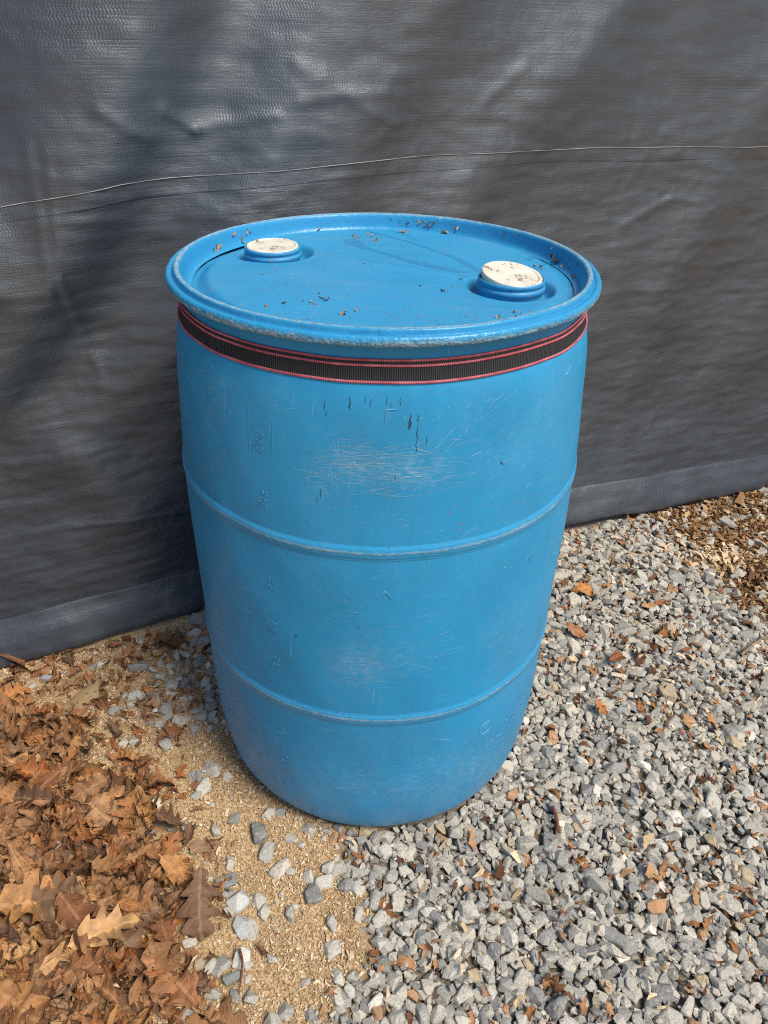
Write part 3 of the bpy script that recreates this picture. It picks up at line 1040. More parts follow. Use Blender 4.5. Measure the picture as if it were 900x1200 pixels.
for (u, v, L, a, wd) in ((400, 529, .035, -.12, .0008), (425, 534, .03, -.05, .0008), (487, 559, .03, -.08, .0012), (400, 563, .05, -.18, .0007), (460, 581, .04, -.1, .0007), (520, 515, .045, .75, .0007),
                         (528, 522, .04, .75, .0007), (362, 606, .035, -1.0, .0006), (417, 717, .028, -.15, .0010), (400, 703, .035, -.2, .0007), (395, 779, .05, -.22, .0008), (400, 797, .06, -.45, .0008),
                         (275, 725, .06, -.6, .0006), (335, 655, .03, -.8, .0008), (460, 733, .02, .05, .0008), (575, 757, .03, .3, .0006), (520, 742, .02, .2, .0008), (345, 712, .015, -1.4, .0008)):
    th0, z0 = barrel_at(u, v)
    k = np.linspace(-.5, .5, 9)
    wk = wd * (1 - (2 * k) ** 4) * (0.7 + 0.3 * np.sin(k * 37 + u))
    x, y = k * L, 0.02 * L * np.sin(k * 9 + v)
    P = np.stack([np.column_stack([x, y - wk / 2, 0 * x]), np.column_stack([x, y + wk / 2, 0 * x])], 1).reshape(-1, 3)
    VV.append(wrap(P, th0, z0, 0.0004, a))
    FF.append(grid_faces(9, 2) + off)
    off += 18
tag(obj('scratches', mesh_np('scratches', np.vstack(VV), np.vstack(FF), M_SCUFF), drum), kind='stuff')
# short dark drips and gouges under the strap
VV, FF, off = [], [], 0
for (u, v, L, wd) in ((380, 475, .010, .0010), (382, 485, .008, .0007), (410, 472, .015, .0016), (428, 468, .010, .0008), (434, 472, .012, .0008), (453, 469, .012, .0007), (458, 474, .008, .0006),
                      (469, 471, .010, .0009), (481, 494, .018, .0020), (479, 498, .012, .0012), (490, 490, .012, .0009), (489, 507, .020, .0009), (488, 523, .018, .0008), (500, 515, .014, .0006),
                      (463, 560, .006, .0010), (376, 577, .014, .0008), (372, 585, .010, .0006), (347, 745, .006, .0016), (420, 735, .004, .001)):
    th0, z0 = barrel_at(u, v)
    k = np.linspace(-.5, .5, 6)
    wk = wd * np.array([.2, .9, 1, .8, .6, .1])
    y, x = k * L, 0.05 * L * np.sin(k * 11 + u)
    P = np.stack([np.column_stack([x - wk / 2, y, 0 * x]), np.column_stack([x + wk / 2, y, 0 * x])], 1).reshape(-1, 3)
    VV.append(wrap(P, th0, z0, 0.0004))
    FF.append(grid_faces(6, 2)[:, ::-1] + off)
    off += 12
tag(obj('dark_gouges', mesh_np('dark_gouges', np.vstack(VV), np.vstack(FF), M_GOUGE), drum), kind='stuff')

# ------------------------------------------------------------------ strap round the top of the drum
strap = thing('strap', 'black webbing strap with pink edging cinched round the top of the blue drum', 'strap', (0, 0, 0.84))
ZB, ZTOP = 0.8285, 0.8545


def strap_z(T):
    return 0.0008 * np.sin(T + 0.7) + 0.0007 * vnoise(3 * np.cos(T), 3 * np.sin(T), 15)


def strap_disp(T, K, r, z):
    return wob(T, z), strap_z(T)


pz = np.linspace(ZB, ZTOP, 9)
wp = [(float(body_r(ZB)) - .0005, ZB - .0002)] + [(float(body_r(z)) + 0.0012, z) for z in pz] + [(float(body_r(ZTOP)) - .0005, ZTOP + .0002)]
wp = np.array(wp) - np.array([0, 0.84])
obj('webbing', lathe('webbing', wp, M_WEB, 400, lambda T, K, r, z: (wob(T, z + .84), strap_z(T))), strap)


def stripe(zc, half, n=2640):
    rb = float(body_r(zc)) + 0.0012
    a = np.linspace(-.35, np.pi + .35, 7)
    pr = np.array([(rb + 0.0011 * math.sin(t), zc - 0.84 - half * math.cos(t)) for t in a])

    def dp(T, K, r, z):
        tooth = np.sin(T * 640 + K * 0.5)
        return wob(T, z + .84) + 0.00035 * tooth, strap_z(T) + 0.00035 * tooth * np.sign(z - (zc - .84))
    return obj('edge_stripe', lathe('edge_stripe', pr, M_PINK, n, dp), strap)


stripe(ZB + 0.0012, 0.0016)
stripe(ZTOP - 0.0010, 0.0014)
stripe(ZTOP - 0.0068, 0.0014)

# ------------------------------------------------------------------ stones


def hull_stone(i, pts=20):
    rs = np.random.default_rng(1000 + i)
    d = rs.normal(size=(pts, 3))
    d /= np.linalg.norm(d, axis=1)[:, None]
    p = np.sign(d) * np.abs(d) ** rs.uniform(0.62, 0.95)       # blocky
    p *= rs.uniform(0.82, 1.08, (pts, 1))
    p *= np.array([1.0, rs.uniform(0.55, 0.9), rs.uniform(0.40, 0.72)])
    bm = bmesh.new()
    for q in p:
        bm.verts.new(q)
    res = bmesh.ops.convex_hull(bm, input=bm.verts)
    bmesh.ops.delete(bm, geom=[v for v in bm.verts if not v.link_faces], context='VERTS')
    bmesh.ops.dissolve_limit(bm, angle_limit=R(14), verts=bm.verts, edges=bm.edges)
    bmesh.ops.bevel(bm, geom=bm.edges, offset=0.05, segments=1, affect='EDGES', profile=0.5) if i < 24 else None
    bmesh.ops.triangulate(bm, faces=bm.faces)
    bm.verts.index_update()
    V = np.array([v.co[:] for v in bm.verts]) * 0.012
    Fc = np.array([[v.index for v in f.verts] for f in bm.faces])
    bm.free()
    return V, Fc


STONES = [hull_stone(i, 18 if i < 24 else 15) for i in range(72)]


def rot_mats(n, tilt):
    a = rng.uniform(0, 2 * np.pi, n)
    ax = rng.uniform(0, 2 * np.pi, n)
    t = rng.normal(0, tilt, n)
    out = np.zeros((n, 3, 3))
    for i in range(n):
        out[i] = np.array(Matrix.Rotation(t[i], 3, Vector((math.cos(ax[i]), math.sin(ax[i]), 0))) @ Matrix.Rotation(a[i], 3, 'Z'))
    return out


def joined(name, protos, which, locs, rots, scales, tints, material, smooth_shade=False, uvs=None, unit=1.0):
    VV, FF, TT, UU, off = [], [], [], [], 0
    for k in range(len(protos)):
        idx = np.nonzero(which == k)[0]
        if not len(idx):
            continue
        V, Fc = protos[k][:2]
        W = np.einsum('nij,vj->nvi', rots[idx], V) * (scales[idx, None, None] / unit) + locs[idx, None, :]
        VV.append(W.reshape(-1, 3))
        FF.append((Fc[None] + off + (np.arange(len(idx)) * len(V))[:, None, None]).reshape(-1, Fc.shape[1]))
        TT.append(np.repeat(tints[idx], len(V)))
        if uvs is not None:
            UU.append(np.tile(uvs[k], (len(idx), 1)))
        off += len(V) * len(idx)
    return mesh_np(name, np.vstack(VV), np.vstack(FF), material, np.vstack(UU) if uvs is not None else None, {'tint': np.concatenate(TT)}, smooth_shade)


def in_frame(P, margin=0):
    u, v, d = project(P)
    return (u > -margin) & (u < 900 + margin) & (v > -margin) & (v < 1200 + margin) & (d > 0.1)


def dart(n, sizes, accept, box, spacing=0.78, tries=1):
    """random points kept apart by the sum of their radii, via a hash grid"""
    cell = 0.03
    gridd = {}
    P, Z = [], []
    cand = rng.uniform((box[0], box[1]), (box[2], box[3]), (n, 2))
    pr = accept(cand)
    u = rng.random(n)
    for i in range(n):
        if u[i] > pr[i]:
            continue
        x, y = cand[i]
        s = sizes[i]
        cx, cy = int(x // cell), int(y // cell)
        ok = True
        for ax in (-1, 0, 1):
            for ay in (-1, 0, 1):
                for (qx, qy, qs) in gridd.get((cx + ax, cy + ay), ()):
                    if (qx - x) ** 2 + (qy - y) ** 2 < (spacing * (qs + s)) ** 2:
                        ok = False
                        break
                if not ok:
                    break
            if not ok:
                break
        if ok:
            gridd.setdefault((cx, cy), []).append((x, y, s))
            P.append((x, y))
            Z.append(s)
    return np.array(P), np.array(Z)


def tarp_side(P):
    return (np.asarray(P) - WALL_A) @ WALL_N > 0.03


def gravel_prob(P):
    g, m, l = zones(P)
    p = np.maximum(g, 0.10 * m)
    # thin scatter over the sawdust, thicker close to the drum's left side and by the tarp foot
    near_drum = smooth(0.54, 0.32, np.hypot(P[:, 0], P[:, 1])) * smooth(-0.10, 0.05, P[:, 1])
    scat = 0.036 * smooth(-0.30, -0.17, P[:, 0]) * smooth(0.55, 0.40, P[:, 0]) * smooth(0.12, -0.22, P[:, 1]) + 0.6 * near_drum
    scat = scat + 0.02 * smooth(-0.9, -0.5, P[:, 0])
    p = np.maximum(p, scat * (1 - smooth(-0.03, 0.03, l)))
    p = np.where(l > 0.02, 0.012, p)
    p = np.where(np.hypot(P[:, 0], P[:, 1]) < 0.272, 0, p)
    return np.where(tarp_side(P), p, 0)


BOX = (-1.05, -0.95, 1.75, 1.25)
# lower layer, then the layer one sees
sz = 0.0092 * rng.lognormal(0, 0.22, 60000)
P0, s0 = dart(60000, sz, lambda P: gravel_prob(P) * (zones(P)[0] > 0.3), BOX, 0.62)
sz = np.clip(0.0107 * rng.lognormal(0, 0.30, 90000), 0.0060, 0.021)
P1, s1 = dart(90000, sz, gravel_prob, BOX, 0.61)
sz = np.clip(0.0050 * rng.lognormal(0, 0.35, 30000), 0.0025, 0.009)
P2, s2 = dart(30000, sz, lambda P: np.clip(gravel_prob(P), 0, 1), BOX, 0.8)
g1 = zones(P1)[0]
z0 = ground_z(P0) + 0.45 * s0
z1 = ground_z(P1) + np.where(g1 > 0.5, 0.007 + 0.35 * s1 * rng.random(len(P1)), 0.28 * s1) + rng.normal(0, 0.0012, len(P1))
z2 = ground_z(P2) + np.where(zones(P2)[0] > 0.5, 0.0115, 0.001)
# keep the drum's foot clear: stones beside it sit no higher than its curved foot allows
L1 = np.column_stack([P1, z1])
rr1 = np.hypot(P1[:, 0], P1[:, 1])
L1[:, 2] = np.where(rr1 < 0.30, np.minimum(L1[:, 2], 0.001), L1[:, 2])
rot1 = rot_mats(len(P1), 0.38)
sc1 = s1 * 1.30
which1 = rng.integers(0, 24, len(P1))
tint1 = rng.random(len(P1))
u1, v1, d1 = project(L1)
hid = (np.abs(u1 - np.interp(v1, [400, 970], [447, 441])) < np.interp(v1, [400, 560, 760, 880, 970], [250, 228, 192, 165, 40])) & (v1 < 968)
score = np.where(in_frame(L1, -6) & ~hid, sc1 / d1, 0)
best = np.argsort(-score)[:300]
keep = np.ones(len(P1), bool)
keep[best] = False
gravel = obj('gravel', None)
allP = np.vstack([np.column_stack([P0, z0]), L1[keep], np.column_stack([P2, z2])])
me = joined('gravel', STONES, np.concatenate([rng.integers(24, 72, len(P0)), np.where(rng.random(keep.sum()) < .5, which1[keep], rng.integers(24, 72, keep.sum())), rng.integers(24, 72, len(P2))]), allP,
            np.concatenate([rot_mats(len(P0), 0.5), rot1[keep], rot_mats(len(P2), 0.6)]),
            np.concatenate([s0 * 1.15, sc1[keep], s2]), np.concatenate([rng.random(len(P0)), tint1[keep], rng.random(len(P2))]), M_STONE, unit=0.012)
bpy.data.objects.remove(gravel)
gravel = tag(obj('gravel', me), 'grey crushed stone gravel spread round the foot of the drum', 'gravel', kind='stuff')
stone_me = [mesh_np('stone', V, Fc, M_STONE, attrs={'tint': np.zeros(len(V))}, smooth_shade=False) for V, Fc in STONES[:24]]
for i in best:
    o = obj('stone', stone_me[which1[i]], gravel)
    o.matrix_local = Matrix.LocRotScale(Vector(L1[i]), Matrix(rot1[i].tolist()).to_quaternion(), Vector((sc1[i] / 0.012,) * 3))


# ------------------------------------------------------------------ leaves
def leaf_proto(kind, i, nu=16):
    """grid leaf: u along the midrib, five rows across; returns V, F (quads), uv"""
    rs = np.random.default_rng(5000 + i)
    u = np.linspace(0, 1, nu)
    if kind == 'lobed':
        k = rs.choice([3, 4, 4, 5])
        env = np.sin(np.pi * np.clip(u, 0, 1) ** rs.uniform(0.9, 1.25)) ** 0.6 * rs.uniform(0.30, 0.40)
        env = np.maximum(env, 0.012)
    elif kind == 'oval':
        env = np.maximum(np.sin(np.pi * u ** 0.9) ** 0.85 * rs.uniform(0.17, 0.26), 0.01)
    else:                                                        # torn scrap
        env = np.maximum(np.sin(np.pi * (0.12 + 0.8 * u)) * rs.uniform(0.18, 0.36), 0.03)
    rows, uvs = [], []
    for side, a in ((-1, 1.0), (-1, .55), (0, 0.0), (1, .55), (1, 1.0)):
        w = env.copy()
        x = u.copy()
        if side:
            if kind == 'lobed':
                ph = rs.uniform(0, .5) if a == 1.0 else 0
                lob = 0.5 - 0.5 * np.cos(2 * np.pi * (k * u + ph))
                dep = rs.uniform(0.4, 0.68)
                w = env * (1 - dep * (1 - lob ** 0.7)) if a == 1.0 else env * (1 - dep * 0.75 * (1 - lob ** 0.7)) * 1.0
                w[0] = w[1] = 0.010
                x = x + (0.10 * lob * a if a == 1 else 0.04 * lob) * np.sin(np.pi * u)
            elif kind == 'scrap':
                w = env * (1 + 0.35 * rs.normal(size=nu))
                x = x + 0.04 * rs.normal(size=nu)
            else:
                w = env * (1 + 0.05 * rs.normal(size=nu))
        rows.append(np.stack([x - 0.5, side * a * w, 0 * u], -1))
        uvs.append(np.stack([u, 0.5 + side * a * w * 0.9], -1))
    V = np.stack(rows, 1).reshape(-1, 3)
    UV = np.stack(uvs, 1).reshape(-1, 2)
    # curl along and across, plus crinkle
    cu, cv = rs.normal(0, 0.6), rs.normal(0.6, 1.0)
    tw = rs.normal(0, 0.8)
    x, y = V[:, 0], V[:, 1]
    z = cu * x * x + cv * y * y * 1.6 + tw * x * y + 0.045 * fbm(x * 6 + i, y * 8, 3, 200 + i, 0.65) * 2 + 0.05 * np.abs(y) * rs.normal()
    edge = np.abs(y) / 0.3
    z = z + 0.10 * edge ** 2 * fbm(x * 6, y * 3 + i, 2, 300 + i) * 2
    V = np.stack([x, y * (1 - 0.15 * min(abs(cv), 1)), z], -1) * 0.08
    return V, grid_faces(nu, 5), UV


LEAVES = [leaf_proto('lobed', i, 20) for i in range(16)] + [leaf_proto('oval', 20 + i, 12) for i in range(6)] + [leaf_proto('scrap', 40 + i, 8) for i in range(10)]
LEAFUV = [l[2] for l in LEAVES]


def tilt_mats(n, tilt):
    return rot_mats(n, tilt)


# loose bed of scraps and half-buried leaves
def scatter(n, box, prob):
    c = rng.uniform((box[0], box[1]), (box[2], box[3]), (n, 2))
    return c[rng.random(n) < prob(c)]


LB = (-1.5, -1.1, -0.05, 0.2)


def leaf_prob(P):
    l = zones(P)[2]
    return np.where(tarp_side(P), smooth(-0.07, 0.07, l), 0)


def scrap_prob(P):
    g, m, l = zones(P)
    p = smooth(-0.13, 0.02, l) * (0.9 - 0.35 * smooth(0.02, 0.10, l))
    top_left = smooth(-0.30, -0.55, P[:, 0]) * smooth(-0.35, -0.1, P[:, 1]) * 0.34 + 0.20 * smooth(-0.30, -0.42, P[:, 0]) * smooth(-0.25, -0.05, P[:, 1])
    return np.where(tarp_side(P) & (np.hypot(P[:, 0], P[:, 1]) > 0.29), np.maximum(p, top_left) * (1 - g), 0)


B1 = scatter(1500, LB, leaf_prob)
nb = len(B1)
zb1 = ground_z(B1) + rng.uniform(0.0, 0.010, nb)
B2 = scatter(12000, LB, scrap_prob)
ns = len(B2)
zb2 = ground_z(B2) + rng.uniform(0.001, 0.012, ns) + 0.010 * smooth(0, 0.1, zones(B2)[2])
who = np.concatenate([rng.integers(0, 22, nb), rng.integers(22, 32, ns)])
me = joined('leaf_litter', LEAVES, who, np.vstack([np.column_stack([B1, zb1]), np.column_stack([B2, zb2])]), np.concatenate([tilt_mats(nb, .35), tilt_mats(ns, .5)]),
            np.concatenate([rng.lognormal(math.log(0.055), 0.35, nb), rng.lognormal(math.log(0.022), 0.5, ns)]), rng.random(nb + ns), M_LEAF, True, LEAFUV, unit=0.08)
litter = tag(obj('leaf_litter', me), 'drift of dead brown leaves heaped at the lower left corner', 'leaves', kind='stuff')
leaf_me = [mesh_np('leaf', V, Fc, M_LEAF, UV, {'tint': np.zeros(len(V))}) for V, Fc, UV in LEAVES]

LT, ls = dart(9000, np.full(9000, 0.020), leaf_prob, (-0.95, -0.80, -0.15, 0.15), 0.58)
PL = np.column_stack([LT, ground_z(LT) + rng.uniform(0.008, 0.032, len(LT))])
u, v, d = project(PL)
ok = np.nonzero(in_frame(PL, 45))[0]
ok = ok[np.argsort(d[ok])][:296]
for i in ok:
    k = int(rng.choice(22, p=np.array([1.0] * 16 + [0.9] * 6) / (16 + 5.4)))
    o = obj('leaf', leaf_me[k], litter)
    s = np.clip(rng.lognormal(math.log(0.068), 0.33), 0.035, 0.125) if k < 16 else rng.uniform(0.035, 0.07)
    o.matrix_local = Matrix.LocRotScale(Vector(PL[i]), Euler((rng.normal(0, .38), rng.normal(0, .38), rng.uniform(0, 6.28))).to_quaternion(), Vector((s, s, s * rng.uniform(.9, 1.9))) / 0.08)


# ------------------------------------------------------------------ sawdust, bark mulch, crumbs among the gravel
def flake_proto(i, curl):
    rs = np.random.default_rng(8000 + i)
    x = np.array([-.5, 0, .5])
    w = np.array([rs.uniform(.3, 1), 1, rs.uniform(.2, 1)]) * rs.uniform(.18, .42)
    z = np.array([0, rs.uniform(.05, .3) * curl, 0]) + rs.normal(0, .03, 3)
    yo = rs.normal(0, .08, 3)
    V = np.concatenate([np.column_stack([x, yo - w / 2, z]), np.column_stack([x, yo + w / 2, z + rs.normal(0, .10, 3)])])
    V = V.reshape(2, 3, 3).transpose(1, 0, 2).reshape(-1, 3)
    return V, grid_faces(3, 2)


FLAKES = [flake_proto(i, 1.0) for i in range(14)]


def flakes(name, P, z, lo, sig, tilt, material):
    n = len(P)
    return joined(name, FLAKES, rng.integers(0, len(FLAKES), n), np.column_stack([P, z]), rot_mats(n, tilt), rng.lognormal(math.log(lo), sig, n), rng.random(n), material, False)


def saw_prob(P):
    g, m, l = zones(P)
    p = (1 - g) * (1 - m) * (1 - 0.85 * smooth(0.0, 0.06, l)) + 0.05 * g
    p = p * (0.45 + 0.75 * smooth(-0.4, 0.4, fbm(P[:, 0] * 6, P[:, 1] * 6, 3, 14)))
    return np.where(tarp_side(P) & (np.hypot(P[:, 0], P[:, 1]) > 0.268), p, 0)


C = scatter(330000, (-1.1, -0.85, 0.30, 0.45), saw_prob)
zc = ground_z(C) + rng.uniform(0.0002, 0.003, len(C))
tag(obj('sawdust', flakes('sawdust', C, zc, 0.0032, 0.50, 0.5, M_SAW)), 'pale tan sawdust and wood shavings between leaves and gravel', 'sawdust', kind='stuff')


def mulch_prob(P):
    g, m, l = zones(P)
    return np.where(tarp_side(P), m + 0.02 * g, 0)


C = scatter(110000, (0.35, 0.1, 1.9, 1.3), mulch_prob)
zc = ground_z(C) + rng.uniform(0.0005, 0.008, len(C))
tag(obj('bark_mulch', flakes('bark_mulch', C, zc, 0.0072, 0.6, 0.5, M_BARK)), 'dark brown bark mulch by the foot of the tarp', 'mulch', kind='stuff')
# pale straw tuft lying on the mulch
c0 = at(838, 652)
C = c0 + rng.normal(0, 1, (260, 2)) * np.array([0.05, 0.025])
zc = ground_z(C) + rng.uniform(0.006, 0.016, len(C))
tag(obj('straw', flakes('straw', C, zc, 0.015, 0.45, 0.35, M_SAW)), 'pale straw shavings on the dark mulch at right', 'straw', kind='stuff')


def crumb_prob(P):
    g, m, l = zones(P)
    pat = smooth(0.0, 0.5, fbm(P[:, 0] * 4, P[:, 1] * 4, 3, 18) + 0.1)
    return np.where(tarp_side(P) & (np.hypot(P[:, 0], P[:, 1]) > 0.30), g * (0.35 + 0.65 * pat), 0)


C = scatter(6800, (-0.3, -0.9, 1.7, 1.2), crumb_prob)
n = len(C)
zc = ground_z(C) + rng.uniform(0.010, 0.023, n)
me = joined('leaf_crumbs', LEAVES[22:], rng.integers(0, 10, n), np.column_stack([C, zc]), rot_mats(n, .6), rng.lognormal(math.log(0.0155), 0.42, n), rng.random(n), M_CRUMB, True, unit=0.08)
tag(obj('leaf_crumbs', me), 'rust brown leaf crumbs caught between the gravel stones', 'leaf crumbs', kind='stuff')
C = scatter(2600, (-0.2, -0.9, 1.6, 1.1), crumb_prob)
zc = ground_z(C) + rng.uniform(0.017, 0.024, len(C))
tag(obj('wood_splinters', flakes('wood_splinters', C, zc, 0.011, 0.5, 0.4, M_SAW)), 'thin pale splinters strewn over the gravel', 'splinters', kind='stuff')

# ------------------------------------------------------------------ single things one can point at


def leaf_thing(k, u, v, s, rot, zoff, tilt, color, label, cat='leaf'):
    V, Fc, UV = LEAVES[k]
    n = N('leaf_' + str(u), 0.6, 0.3)
    ob = n.coord('Object')
    b = n.noise(ob, 60, 4, .65)
    col = n.mix(n.step(b, .4, .7), color, tuple(c * .55 for c in color))
    uvc = n.node('ShaderNodeSeparateXYZ', Vector=n.coord('UV')).outputs['Y']
    mid = n.step(n.math('ABSOLUTE', n.math('SUBTRACT', uvc, .5)), .03, .01)
    col = n.mix(n.math('MULTIPLY', mid, .4), col, tuple(min(1, c * 1.6) for c in color))
    mat = n.done(col, None, n.bump(b, .5, .003))
    me = mesh_np('fallen_leaf', V, Fc, mat, UV)
    o = obj('fallen_leaf', me)
    p = at(u, v, zoff)
    o.matrix_local = Matrix.LocRotScale(Vector((p[0], p[1], zoff)), Euler((tilt[0], tilt[1], rot)).to_quaternion(), Vector((s, s, s)) / 0.08)
    return tag(o, label, cat, 'dead leaves lying on the gravel')


leaf_thing(3, 686, 689, 0.062, 0.1, 0.016, (.25, .1), (0.44, 0.19, 0.055), 'curled orange leaf on gravel just right of the drum, near the tarp')
leaf_thing(17, 676, 739, 0.062, -0.9, 0.016, (.3, .1), (0.36, 0.16, 0.08), 'smooth oval tan brown leaf leaning on gravel beside the drum')
leaf_thing(6, 722, 770, 0.050, 0.6, 0.016, (.5, .2), (0.20, 0.075, 0.03), 'dark rust leaf curled up on gravel, above the broken leaf')
leaf_thing(19, 703, 829, 0.042, -1.1, 0.016, (-.3, .2), (0.40, 0.16, 0.05), 'small broken orange leaf standing between gravel stones, right of the lower hoop')
leaf_thing(9, 12, 815, 0.085, 0.9, 0.012, (.1, .2), (0.42, 0.18, 0.06), 'bright orange lobed leaf on sawdust below the tarp hem at far left')
leaf_thing(12, 48, 1055, 0.125, 0.25, 0.042, (.12, -.05), (0.17, 0.10, 0.055), 'large dark brown pointed oak leaf lying across the top of the leaf heap')
leaf_thing(5, 120, 1092, 0.105, 0.5, 0.045, (.1, .1), (0.46, 0.27, 0.12), 'pale tan crinkled oak leaf on the right part of the leaf heap')
leaf_thing(20, 700, 1010, 0.0001, 0, -0.02, (0, 0), (0.3, 0.1, 0.05), 'x') if False else None


def stone_thing(i, u, v, size, rot, color, label, cat='stone', z=None, flat=1.0, name='loose_stone'):
    V, Fc = STONES[i]
    n = N('stone_' + str(u), 0.8, 0.3)
    ob = n.coord('Object')
    k = n.noise(ob, 430, 4, .75)
    col = n.mix(n.math('MULTIPLY', n.step(k, .55, .64), .5), color, tuple(c * .3 for c in color))
    col = n.mix(n.math('MULTIPLY', n.step(k, .45, .36), .35), col, tuple(min(.7, c * 1.6) for c in color))
    mat = n.done(col, None, n.bump(n.noise(ob, 160, 4, .65), .5, .003))
    o = obj(name, mesh_np(name, V * np.array([1, 1, flat]), Fc, mat, smooth_shade=False))
    zz = float(ground_z(at(u, v)[None])[0]) + 0.25 * size if z is None else z
    p = at(u, v, zz)
    o.matrix_local = Matrix.LocRotScale(Vector((p[0], p[1], zz)), Euler((.1, -.12, rot)).to_quaternion(), Vector((size / 0.012,) * 3))
    return tag(o, label, cat, 'single stones lying loose')


stone_thing(2, 265, 1032, .0205, .2, (0.22, 0.225, 0.225), 'dark grey wedge of stone on sawdust, beside the thin red stem')
stone_thing(7, 279, 1056, .0205, .9, (0.44, 0.44, 0.43), 'pale grey angular stone on sawdust, just below the dark grey wedge')
stone_thing(11, 283, 1087, .019, 2.0, (0.33, 0.34, 0.34), 'grey oval stone on sawdust, between two pale stones', flat=1.1)
stone_thing(4, 283, 1123, .019, 1.2, (0.55, 0.53, 0.48), 'whitish stone on sawdust with a brown leaf stalk across it')
stone_thing(14, 272, 1147, .018, .4, (0.19, 0.20, 0.19), 'dark greenish grey stone on sawdust, lowest of the row')
stone_thing(9, 772, 1062, .0195, .1, (0.42, 0.235, 0.125), 'orange brown rounded stone lying in the grey gravel', z=0.010)
stone_thing(5, 228, 940 - 30, .0165, .4, (0.26, 0.265, 0.27), 'mid grey stone on sawdust left of the drum foot, in a small cluster')
stone_thing(16, 137 - 83, 795, .014, .1, (0.27, 0.30, 0.33), 'bluish grey stone alone on sawdust below the tarp hem')
stone_thing(8, 118, 778, .013, .8, (0.50, 0.50, 0.47), 'small pale stone alone on sawdust near the tarp hem')
# half-buried flat stone near the tarp
V, Fc = STONES[10]
o = obj('flat_stone', mesh_np('flat_stone', V * np.array([1, .72, .5]), Fc, M_SLAB, smooth_shade=False))
p = at(96, 818)
o.matrix_local = Matrix.LocRotScale(Vector((p[0], p[1], 0.001)), Euler((.05, -.06, 1.05)).to_quaternion(), Vector((.058 / 0.012,) * 3))
tag(o, 'flat tan stone half buried in sawdust near the tarp at left', 'stone')


def twig(name, pts, rad, material, label, cat, zs):
    P = np.array([[*at(u, v, z), z] for (u, v), z in zip(pts, zs)])
    k = np.linspace(0, len(P) - 1, 28)
    P = np.stack([np.interp(k, np.arange(len(P)), P[:, i]) for i in range(3)], -1)
    P += 0.0012 * np.stack([vnoise(k * 2, k * 0 + j, 60 + j) for j in range(3)], -1)
    T = np.gradient(P, axis=0)
    T /= np.linalg.norm(T, axis=1)[:, None]
    A = np.cross(T, [0, 0, 1.0])
    A /= np.linalg.norm(A, axis=1)[:, None]
    B = np.cross(A, T)
    ph = np.linspace(0, 2 * np.pi, 7, endpoint=False)
    rd = rad * np.interp(k, [0, 1, k[-1]], [1, .9, .45]) * (1 + .2 * vnoise(k * 4, k * 0, 66))
    V = P[:, None] + rd[:, None, None] * (np.cos(ph)[None, :, None] * A[:, None] + np.sin(ph)[None, :, None] * B[:, None])
    c = P.mean(0)
    c[2] = 0
    m = len(ph)
    I, J = np.meshgrid(np.arange(len(P) - 1), np.arange(m), indexing='ij')
    f = np.stack([I * m + J, (I + 1) * m + J, (I + 1) * m + (J + 1) % m, I * m + (J + 1) % m], -1).reshape(-1, 4)
    o = obj(name, mesh_np(name, V.reshape(-1, 3) - c, f, material), loc=c)
    return tag(o, label, cat)


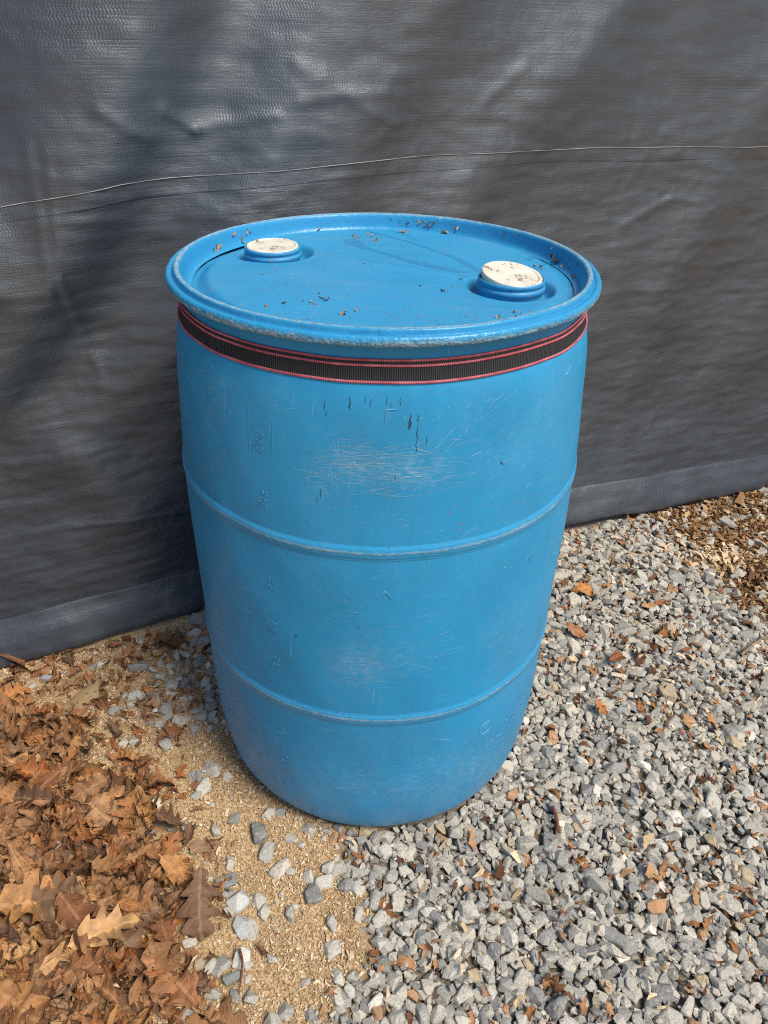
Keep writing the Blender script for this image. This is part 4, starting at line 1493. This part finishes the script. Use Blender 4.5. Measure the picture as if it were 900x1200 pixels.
twig('twig', [(868, 768), (880, 757), (893, 748), (915, 738)], .0036, M_TWIG, 'pale bent dry twig lying on gravel at the right', 'twig', [.016, .018, .02, .018])
twig('stem', [(241, 981), (249, 992), (254, 1005), (256, 1022)], .0012, M_REDTWIG, 'thin red brown stem curving over sawdust above the grey wedge stone', 'stem', [.004, .007, .007, .005])
twig('leaf_stalk', [(281, 1112), (284, 1125), (283, 1142), (280, 1166)], .0022, M_REDTWIG, 'brown leaf stalk lying over the whitish stone', 'stalk', [.020, .022, .010, .004])
twig('grass_straw', [(165, 825), (172, 820), (180, 814), (187, 809)], .0009, M_THREAD, 'pale straw on sawdust between the tarp and the drum', 'straw', [.006, .010, .010, .006])
twig('needle', [(690, 785), (668, 805), (655, 822), (640, 832)][:3], .0009, M_TWIG, 'thin pale stem on gravel right of the lower hoop', 'stem', [.016, .018, .016])
twig('bark_strip', [(648, 945), (652, 958), (655, 975)], .0034, M_REDTWIG, 'dark rust strip of bark on gravel below right of the drum', 'bark', [.012, .014, .010])

# crumbs that lie on the drum's lid and stick inside its rim
VV = []
cl = [(350, 355), (378, 352), (420, 365), (305, 318), (330, 300), (455, 285), (470, 262), (430, 262), (520, 330), (600, 372), (640, 330), (420, 275), (480, 270), (400, 258), (560, 262)]
Q = []
for (u, v) in cl:
    for _ in range(rng.integers(3, 9)):
        Q.append(lid_at(u + rng.normal(0, 14), v + rng.normal(0, 4)))
Q = np.array([q for q in Q if np.hypot(*q) < 0.245])
n = len(Q)
me = joined('lid_crumbs', LEAVES[22:], rng.integers(0, 10, n), np.column_stack([Q, lid_z(Q[:, 0], Q[:, 1]) + .0008]), rot_mats(n, .25), rng.lognormal(math.log(.0042), .5, n), rng.random(n), M_CRUMB, True, unit=0.08)
tag(obj('lid_crumbs', me), 'tiny rust brown leaf crumbs scattered on the drum lid', 'crumbs', kind='stuff')
Q, rot = [], []
for th0, sp, cnt in ((3.05, .05, 5), (2.9, .04, 10), (2.75, .05, 8), (3.5, .06, 3), (4.1, .05, 8), (4.35, .04, 5), (1.95, .05, 6), (1.7, .08, 8), (2.3, .1, 4)):
    for _ in range(cnt):
        t = rng.normal(th0, sp)
        k = rng.uniform(0.2, 1.0)
        r, z = np.interp(k, [0, .5, 1], [.2575, .2645, .2667]), np.interp(k, [0, .5, 1], [.865, .8710, .8825])
        Q.append((r * math.sin(t), -r * math.cos(t), z))
Q = np.array(Q)
n = len(Q)
me = joined('rim_crumbs', LEAVES[22:], rng.integers(0, 10, n), Q, rot_mats(n, 1.2), rng.lognormal(math.log(.0055), .45, n), rng.random(n) * .5, M_BARK, True, unit=0.08)
tag(obj('rim_crumbs', me), 'dark bark crumbs stuck inside the rim of the drum', 'crumbs', kind='stuff')
